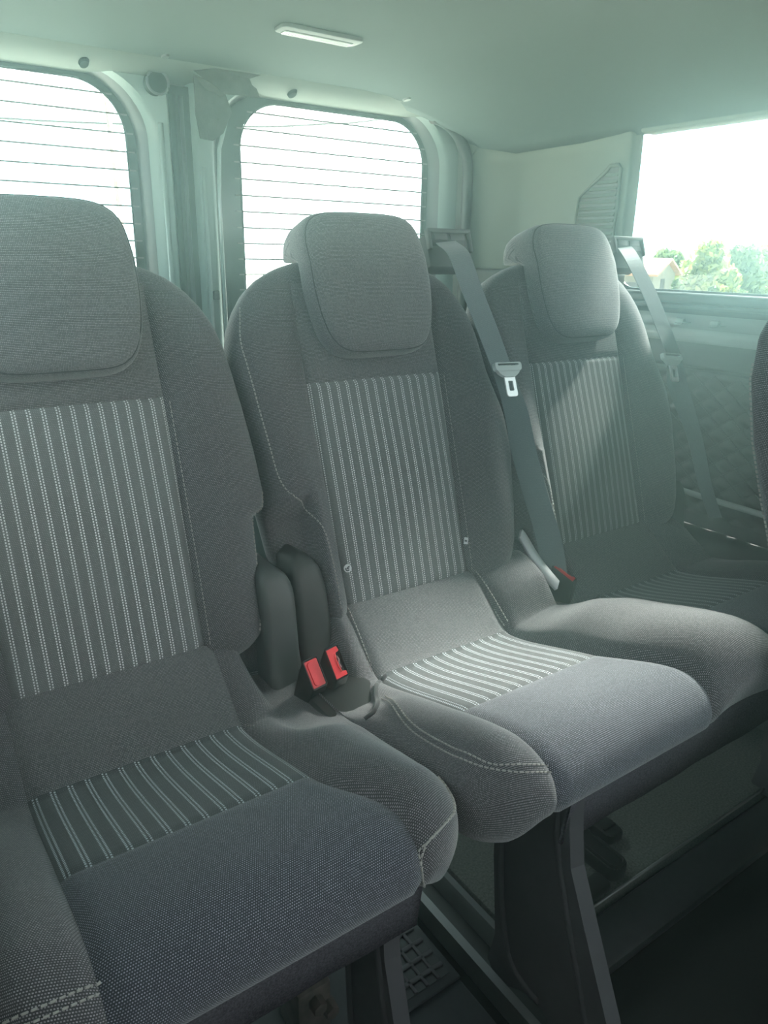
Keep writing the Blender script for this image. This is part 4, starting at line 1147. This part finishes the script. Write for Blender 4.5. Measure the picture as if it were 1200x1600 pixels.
def buckle(tl, tr, bl, label, open_side, up=None):
    """buckle: black housing with a red push button filling its end face"""
    tl, tr, bl = map(np.array, (tl, tr, bl)); w = tr - tl; h = bl - tl
    W, H = np.linalg.norm(w) * 1.14, np.linalg.norm(h) * 1.10; w = w / W; h = h - w * h.dot(w); h /= np.linalg.norm(h); n = np.cross(h, w)
    if n[1] > 0: n = -n
    c = (tr + bl) / 2
    R = Matrix((w, h, n)).transposed()
    root = empty('seat_belt_buckle', tuple(c - n * 0.075), label, 'buckle')
    bm = bmesh.new()
    # housing shell: walls round the recessed button, slightly waisted body
    lp = lambda a, b, r, z: [(p, q, z) for p, q in rrect(-a, a, -b, b, r, 4)]
    a, b = W / 2, H / 2
    loops = [lp(a * 0.80, b * 0.72, 0.003, -0.078), lp(a * 1.0, b * 0.92, 0.004, -0.060), lp(a * 1.08, b * 1.03, 0.004, -0.02), lp(a * 1.06, b * 1.04, 0.004, -0.002), lp(a * 1.0, b * 1.0, 0.003, 0.0),
             lp(a * 0.93, b * 0.96, 0.0025, 0.0), lp(a * 0.93, b * 0.96, 0.0025, -0.006)]
    L = [[bm.verts.new(p) for p in q] for q in loops]; n_ = len(L[0])
    for u_, v_ in zip(L[:-1], L[1:]):
        for k in range(n_): bm.faces.new((u_[k], u_[(k + 1) % n_], v_[(k + 1) % n_], v_[k]))
    bm.faces.new(L[0][::-1]); bm.faces.new(L[-1])
    sh = R.transposed() @ Vector((0.0, -0.45, -0.62))
    for v in bm.verts:
        if v.co.z < -0.003: v.co += sh * (-0.003 - v.co.z)
    bmesh.ops.transform(bm, matrix=Matrix.Translation(c) @ R.to_4x4(), verts=bm.verts)
    adopt(bm_obj('housing', bm, 'gloss_black', None, sharp=40), root)
    # button
    x1 = a * 0.90 if not open_side else a * 0.90
    if open_side:
        ol = [(-a * .84, -b * .90), (a * .72, -b * .90), (a * .86, -b * .62), (a * .30, -b * .55), (a * .10, -b * .30), (a * .10, b * .35), (a * .32, b * .58), (a * .84, b * .66), (a * .84, b * .90), (-a * .84, b * .90)]
    else:
        ol = rrect(-a * .84, a * .84, -b * .90, b * .90, 0.002, 3)
    bm = bmesh.new(); lo = [bm.verts.new((p, q, -0.006)) for p, q in ol]; hi = [bm.verts.new((p, q, -0.0008)) for p, q in ol]
    for k in range(len(ol)): bm.faces.new((lo[k], lo[(k + 1) % len(ol)], hi[(k + 1) % len(ol)], hi[k]))
    ft = bm.faces.new(hi)
    bmesh.ops.transform(bm, matrix=Matrix.Translation(c) @ R.to_4x4(), verts=bm.verts)
    bt = adopt(bm_obj('button', bm, 'red', None, sharp=30), root)
    # raised thumb pad
    if not open_side:
        bm = bmesh.new()
        l0 = [(p, q, -0.0008) for p, q in rrect(-a * .62, a * .12, -b * .80, b * .78, a * .30, 5)]; l1 = [(p, q, -0.0022) for p, q in rrect(-a * .52, a * .02, -b * .72, b * .70, a * .24, 5)]
        l2 = [(p, q, 0.0010) for p, q in rrect(-a * .60, a * .10, -b * .78, b * .76, a * .29, 5)]
        L = [[bm.verts.new(p) for p in q] for q in (l0, l2)]
        for k in range(len(l0)): bm.faces.new((L[0][k], L[0][(k + 1) % len(l0)], L[1][(k + 1) % len(l0)], L[1][k]))
        bm.faces.new(L[1])
        bmesh.ops.transform(bm, matrix=Matrix.Translation(c) @ R.to_4x4(), verts=bm.verts)
        adopt(bm_obj('thumb_pad', bm, 'red', None, sharp=30), bt)
    else:
        adopt(tube('thumb_ridge', [c + np.array(R @ Vector(v)) for v in ((a * .12, -b * .5, -0.0006), (a * .0, -b * .25, -0.0004), (a * .0, b * .3, -0.0004), (a * .18, b * .6, -0.0004))], 0.0013, 'red', None, 8), bt)
        o = tube('slot_spring', [c + np.array(R @ Vector(v)) for v in ((a * .45, -b * .35, -0.0045), (a * .6, -b * .1, -0.004), (a * .4, b * .1, -0.0045), (a * .55, b * .4, -0.0045))], 0.0012, 'tongue_plastic', None, 6); adopt(o, root)
    # stalk down into the seat gap
    e = c - n * 0.078 + np.array([0.0, -0.45, -0.62]) * 0.075
    adopt(tube('stalk', [e + n * 0.004, e - n * 0.02 + np.array([0, 0, -0.012]), e - n * 0.03 + np.array([0, 0, -0.05])], 0.008, 'black_plastic', None, 8), root)
    return root
buckle((0.4265, 0.806, 0.437), (0.4530, 0.812, 0.4365), (0.4325, 0.786, 0.4035), 'black buckle with smooth red button, nearer the single seat of the pair', False)
buckle((0.4640, 0.808, 0.4440), (0.4890, 0.814, 0.4435), (0.4700, 0.786, 0.4065), 'black buckle with notched red button, nearer the bench of the pair', True)
buckle((0.968, 0.842, 0.4405), (0.990, 0.852, 0.4395), (1.000, 0.822, 0.4200), 'black buckle with pinkish red button sunk between the two bench places', True)

# ---- seat in the row ahead, its back towards us at the right
second = empty('second_row_seat', (1.17, 0.22, 0.0), 'grey fabric seat back of the row ahead, at the right picture edge', 'car seat')
qn = np.linspace(0, 1, 90); V = []; F = []; Uv = []
th = np.linspace(0, 2 * math.pi, 49)[:-1]
for q in qn:
    z = 0.36 + 0.59 * q; y = 0.279 + 0.259 * z
    hwq = float(np.interp(z, [0.36, 0.5, 0.636, 0.679, 0.76, 0.836, 0.888, 0.911, 0.935, 0.952, 0.96], [0.18, 0.20, 0.211, 0.221, 0.233, 0.229, 0.204, 0.179, 0.14, 0.09, 0.04])); dq = 0.040 * (1 - max(0, (q - 0.86) / 0.14) ** 3 * 0.9)
    for t in th:
        c_, s_ = math.cos(t), math.sin(t); n_ = 3.2; r = (abs(c_) ** n_ + abs(s_) ** n_) ** (-1 / n_)
        V.append((1.155 + hwq * r * c_, y + dq * r * s_, z)); Uv.append((hwq * r * c_ + (dq * r * s_ if abs(c_) > .8 else 0), z))
n = len(th)
for i in range(len(qn) - 1):
    for k in range(n): F.append((i * n + k, i * n + (k + 1) % n, (i + 1) * n + (k + 1) % n, (i + 1) * n + k))
F += [tuple(range(n))[::-1], tuple((len(qn) - 1) * n + k for k in range(n))]
sb = adopt(mesh_obj('backrest', V, F, 'weave', None, True, Uv), second)
sd = [np.array(V[i * n + 24]) + np.array([0.004, 0.020, 0]) for i in range(4, 76)]
adopt(stitches('seam', sd, [(-0.8, 0.6, 0)] * len(sd), None), sb)
adopt(box('seat_cushion', (1.155, 0.13, 0.37), (0.46, 0.46, 0.13), 'weave', None, bev=0.04, seg=4), second)
adopt(box('pedestal', (1.155, 0.15, 0.11), (0.30, 0.30, 0.40), 'leg', None, bev=0.01), second)

# ------------------------------------------------------------------ floor fittings
def rail(x, y0, y1, label, m, z=0.0):
    r = empty('seat_rail', (x, (y0 + y1) / 2, z), label, 'rail')
    pf = [(-.036, .0), (-.036, .010), (-.024, .012), (-.020, .004), (-.018, -.03), (.018, -.03), (.020, .004), (.024, .012), (.036, .010), (.036, .0), (.03, -.04), (-.03, -.04)]
    o = prism('channel', [(x + a, z + b) for a, b in pf], 'y', y0, y1, m, None); adopt(o, r)
    o = box('slot', (x, (y0 + y1) / 2, z - 0.024), (0.034, y1 - y0, 0.01), 'rubber', None); adopt(o, r)
    return r
rail(0.610, 0.44, 1.55, 'dull metal floor rail running rearward beneath the bench leg', 'rail')
rail(0.285, 0.36, 1.55, 'bright metal floor rail glimpsed under the single seat', 'chrome', 0.002)
fv = empty('floor_vent', (0.50, 0.635, 0.0), 'black plastic floor vent with crossed bars beside the single seat leg', 'vent')
o = prism('vent_frame', [(0.445, 0.57), (0.545, 0.57), (0.545, 0.70), (0.445, 0.70)], 'z', 0.0, 0.006, 'floor_grey', None, 0.002); adopt(o, fv)
o = box('opening', (0.495, 0.635, 0.0055), (0.078, 0.105, 0.003), 'rubber', None); adopt(o, fv)
for k in range(4):
    o = box('bar', (0.495, 0.60 + 0.0235 * k, 0.008), (0.078, 0.006, 0.004), 'leg', None, 0.001); adopt(o, fv)
for k in range(3):
    o = box('bar', (0.475 + 0.020 * k, 0.635, 0.008), (0.005, 0.105, 0.004), 'leg', None, 0.001); adopt(o, fv)
# latch foot of the bench on the floor
lf = empty('floor_latch', (0.90, 0.61, 0.0), 'black moulded floor latch beneath the bench, by the step edge', 'latch')
o = prism('latch_body', rrect(0.862, 0.905, 0.556, 0.72, (0.012, 0.012, 0.018, 0.018), 5), 'z', 0.0, 0.028, 'black_plastic', None, 0.004); adopt(o, lf)
o = prism('latch_body', rrect(0.925, 0.965, 0.615, 0.73, (0.010, 0.010, 0.010, 0.010), 5), 'z', 0.0, 0.020, 'black_plastic', None, 0.004); adopt(o, lf)
o = tube('latch_rim', [(p, q, 0.028) for p, q in rrect(0.868, 0.899, 0.562, 0.71, 0.010, 5)], 0.003, 'gloss_black', None, 6, True); adopt(o, lf)
for k in range(3):
    o = box('latch_rib', (0.945, 0.635 + 0.025 * k, 0.021), (0.030, 0.006, 0.005), 'gloss_black', None, 0.001); adopt(o, lf)
o = prism('latch_plate', rrect(0.79, 0.855, 0.552, 0.585, 0.008, 4), 'z', 0.0, 0.014, 'black_plastic', None, 0.003); adopt(o, lf)
# bolted bracket under the single seat
bk = empty('floor_bracket', (0.335, 0.63, 0.0), 'brownish steel bracket with bolt heads under the single seat', 'bracket')
o = box('plate', (0.330, 0.64, 0.045), (0.05, 0.06, 0.09), 'dark_steel', None, 0.006); adopt(o, bk)
for dx, dz in ((0.0, 0.07), (0.018, 0.05)):
    bm = bmesh.new(); bmesh.ops.create_cone(bm, cap_ends=True, segments=6, radius1=0.011, radius2=0.010, depth=0.02)
    bmesh.ops.transform(bm, matrix=Matrix.Translation((0.33 + dx, 0.605, dz)) @ Matrix.Rotation(math.radians(90), 4, 'X'), verts=bm.verts)
    adopt(bm_obj('bolt', bm, 'dark_steel', None, False), bk)

# ------------------------------------------------------------------ ceiling lamp
cy_, cx_ = 1.385, 0.80
lampz = float(ceil_z(cx_, cy_))
lamp = empty('ceiling_lamp', (cx_, cy_, lampz), 'slim rectangular lamp set in the pale headliner', 'lamp')
o = prism('bezel', rrect(cx_ - 0.086, cx_ + 0.086, cy_ - 0.024, cy_ + 0.024, 0.012, 6), 'z', lampz + 0.006, lampz - 0.006, 'lamp_body', None, 0.003); adopt(o, lamp)
lens = prism('lens', rrect(cx_ - 0.074, cx_ + 0.074, cy_ - 0.004, cy_ + 0.020, 0.006, 5), 'z', lampz - 0.003, lampz - 0.0078, 'lens', None, 0.001); adopt(lens, lamp)
for k in range(30):
    o = box('lens_rib', (cx_ - 0.069 + k * 0.00476, cy_ + 0.008, lampz - 0.0080), (0.0016, 0.021, 0.001), 'lens', None); adopt(o, lens)

# ------------------------------------------------------------------ outside
# level ground by the van that falls away towards the houses
n = 70; gx = np.linspace(-1, 1, n); gx = np.sign(gx) * np.abs(gx) ** 2 * 260
def ground_z(x, y):
    d = math.hypot(x - 0.6, y); return -0.60 - 2.1 * float(sm(9, 30, d)) + 0.05 * math.sin(x * 0.7) * math.cos(y * 0.6) * float(sm(6, 20, d))
V = [(x, y, ground_z(x, y)) for y in gx for x in gx]
F = [(j * n + i, j * n + i + 1, (j + 1) * n + i + 1, (j + 1) * n + i) for j in range(n - 1) for i in range(n - 1)]
ground = mesh_obj('ground', V, F, 'ground'); tag(ground, kind='structure')
def tree(name, loc, h, w, leaf, label, seed, trunk=True, n=2600, ls=0.30):
    r = np.random.default_rng(seed)
    t = empty(name, loc, label, 'tree')
    tube('trunk', [(0, 0, 0), (0.1, 0, h * 0.35), (0, 0.1, h * 0.75)], [0.16, 0.12, 0.05], 'bark', t, 8)
    cl = []
    for k in range(16):
        a = r.uniform(0, 6.28); rad = r.uniform(0, 0.75) * w; z = h * r.uniform(0.30, 0.92)
        sz = w * r.uniform(0.26, 0.45) * (1 - 0.4 * max(0, z / h - 0.6) / 0.4)
        rad *= 1 - max(0, z / h - 0.45) * 1.2
        cl.append((np.array([math.cos(a) * rad, math.sin(a) * rad, z]), sz))
    V = []; F = []
    for k in range(n):
        c, sz = cl[r.integers(len(cl))]
        d = r.normal(size=3); d /= np.linalg.norm(d); p = c + d * sz * r.uniform(0.6, 1.05)
        if p[2] > h: p[2] = h - r.uniform(0, .3)
        if p[2] < 0.1: p[2] = 0.1
        u = r.normal(size=3); u /= np.linalg.norm(u); v = np.cross(u, d + 0.3 * r.normal(size=3)); v /= np.linalg.norm(v) + 1e-9
        s_ = ls * r.uniform(0.5, 1.1); i = len(V)
        V += [p - u * s_, p + v * s_ * 0.45, p + u * s_, p - v * s_ * 0.45]; F.append((i, i + 1, i + 2, i + 3))
    o = mesh_obj('foliage', V, F, leaf, t, False); o['kind'] = 'stuff'
    return t
G0 = -2.7
tree('tree', (43.4, 28.0, G0), 4.9, 2.9, 'leaf_light', 'tall sunlit round tree behind the side window, right of the house', 11, n=4200)
tree('tree', (49.0, 29.0, G0), 4.75, 2.0, 'leaf_mid', 'blue green tree with a split top, right of the tallest one', 12, n=3000)
tree('tree', (52.6, 29.4, G0), 4.7, 2.6, 'leaf_light', 'yellow green tree at the right end of the tree row', 13, n=3400)
tree('tree', (46.5, 33.0, G0), 4.3, 2.2, 'leaf_mid', 'lower green tree standing between house and tallest tree', 14)
tree('tree', (46.0, 37.6, G0), 5.0, 1.8, 'leaf_light', 'small light tree just behind the house gable', 15)
place = ['first', 'second', 'third', 'fourth', 'fifth', 'sixth', 'seventh', 'eighth', 'ninth', 'tenth']
for k in range(10):
    x, y = 34.6 + 1.30 * k, 25.9 - 1.12 * k
    t = tree('shrub', (x, y, G0), 2.55 + 0.25 * math.sin(k * 1.7), 0.84, 'leaf_dark' if k % 3 else 'leaf_mid', 'dark green hedge shrub beyond the side window, %s from the house end' % place[k], 30 + k, n=1500, ls=0.20)
    t['category'] = 'shrub'; t['group'] = 'hedge shrubs beyond the side window'
house = empty('house', (38.2, 31.0, G0), 'small pale house with a terracotta tiled roof beside the trees', 'house')
o = prism('wall', [(-2.0, 0), (2.0, 0), (2.0, 3.0), (0, 3.75), (-2.0, 3.0)], 'x', -4.5, 3.2, 'render', house)
o = mesh_obj('roof', [(-4.8, -2.35, 2.92), (-4.8, 0, 3.80), (-4.8, 2.35, 2.92), (3.55, -2.35, 2.92), (3.55, 0, 3.80), (3.55, 2.35, 2.92)], [(0, 3, 4, 1), (1, 4, 5, 2)], 'tile', house, False)
sd_ = o.modifiers.new('thick', 'SOLIDIFY'); sd_.thickness = 0.12
for x in (-2.6, -0.2, 2.0):
    box('window', (x, -2.0, 1.9), (0.8, 0.06, 1.1), 'dark_open', house, bev=0.01)
box('window', (3.2, -0.2, 2.2), (0.06, 0.7, 0.9), 'dark_open', house, bev=0.01)
house.rotation_euler = (0, 0, math.radians(-72))
# power line and pole behind the rear doors
pole = tube('utility_pole', [(4.40, 15.0, ground_z(4.4, 15.0)), (4.275, 15.0, 3.75)], 0.046, 'wood', None, 10); tag(pole, 'thin leaning pole seen through the left rear window', 'pole')
w1 = catmull([(-6, 15.4, 2.95), (-1, 15.3, 2.97), (2.5, 15.2, 3.07), (4.5, 15.2, 3.18), (7.24, 15.1, 3.39), (8.64, 15.0, 3.56), (10.27, 15.0, 3.83), (16, 15, 5.1)], 6)
wire = tube('overhead_wire', w1, 0.020, 'rubber', None, 6); tag(wire, 'sagging overhead wire crossing both rear windows', 'wire')

# ------------------------------------------------------------------ haze volume added in place of veiling glare
hz = box('glare_haze', (0.665, 0.2, 0.65), (1.66, 3.0, 1.52), 'glass')
hm = bpy.data.materials.new('veiling glare haze'); hm.use_nodes = True; t = hm.node_tree; t.nodes.remove(t.nodes['Principled BSDF'])
vs = nn(t, 'ShaderNodeVolumeScatter'); vs.inputs['Color'].default_value = (0.72, 1.0, 0.94, 1); vs.inputs['Anisotropy'].default_value = 0.82
# density shaped to the glare: strong high up, faint towards the floor
tc = nn(t, 'ShaderNodeTexCoord'); sp = nn(t, 'ShaderNodeSeparateXYZ'); t.links.new(tc.outputs['Object'], sp.inputs[0])
mr = nn(t, 'ShaderNodeMapRange', interpolation_type='SMOOTHSTEP')
mr.inputs['From Min'].default_value = 0.38 - 0.65; mr.inputs['From Max'].default_value = 1.00 - 0.65
mr.inputs['To Min'].default_value = 0.03 * HAZE; mr.inputs['To Max'].default_value = HAZE
t.links.new(sp.outputs[2], mr.inputs['Value'])
m2_ = nn(t, 'ShaderNodeMapRange', interpolation_type='SMOOTHSTEP')   # and building up from the camera to the seats
m2_.inputs['From Min'].default_value = 0.30 - 0.2; m2_.inputs['From Max'].default_value = 0.95 - 0.2
m2_.inputs['To Min'].default_value = 0.05; m2_.inputs['To Max'].default_value = 1.0
t.links.new(sp.outputs[1], m2_.inputs['Value'])
m3_ = nn(t, 'ShaderNodeMapRange', interpolation_type='SMOOTHSTEP')   # cut back behind the seats so the rear doors keep contrast
m3_.inputs['From Min'].default_value = 0.95 - 0.2; m3_.inputs['From Max'].default_value = 1.15 - 0.2
m3_.inputs['To Min'].default_value = 1.0; m3_.inputs['To Max'].default_value = 0.12
t.links.new(sp.outputs[1], m3_.inputs['Value'])
t.links.new(mth(t, 'MULTIPLY', m3_.outputs['Result'], mth(t, 'MULTIPLY', mr.outputs['Result'], m2_.outputs['Result'])), vs.inputs['Density'])
t.links.new(vs.outputs[0], t.nodes['Material Output'].inputs['Volume'])
hz.data.materials.clear(); hz.data.materials.append(hm)
tag(hz, 'thin greenish haze added in the cabin for the veiling glare', 'haze', kind='stuff')
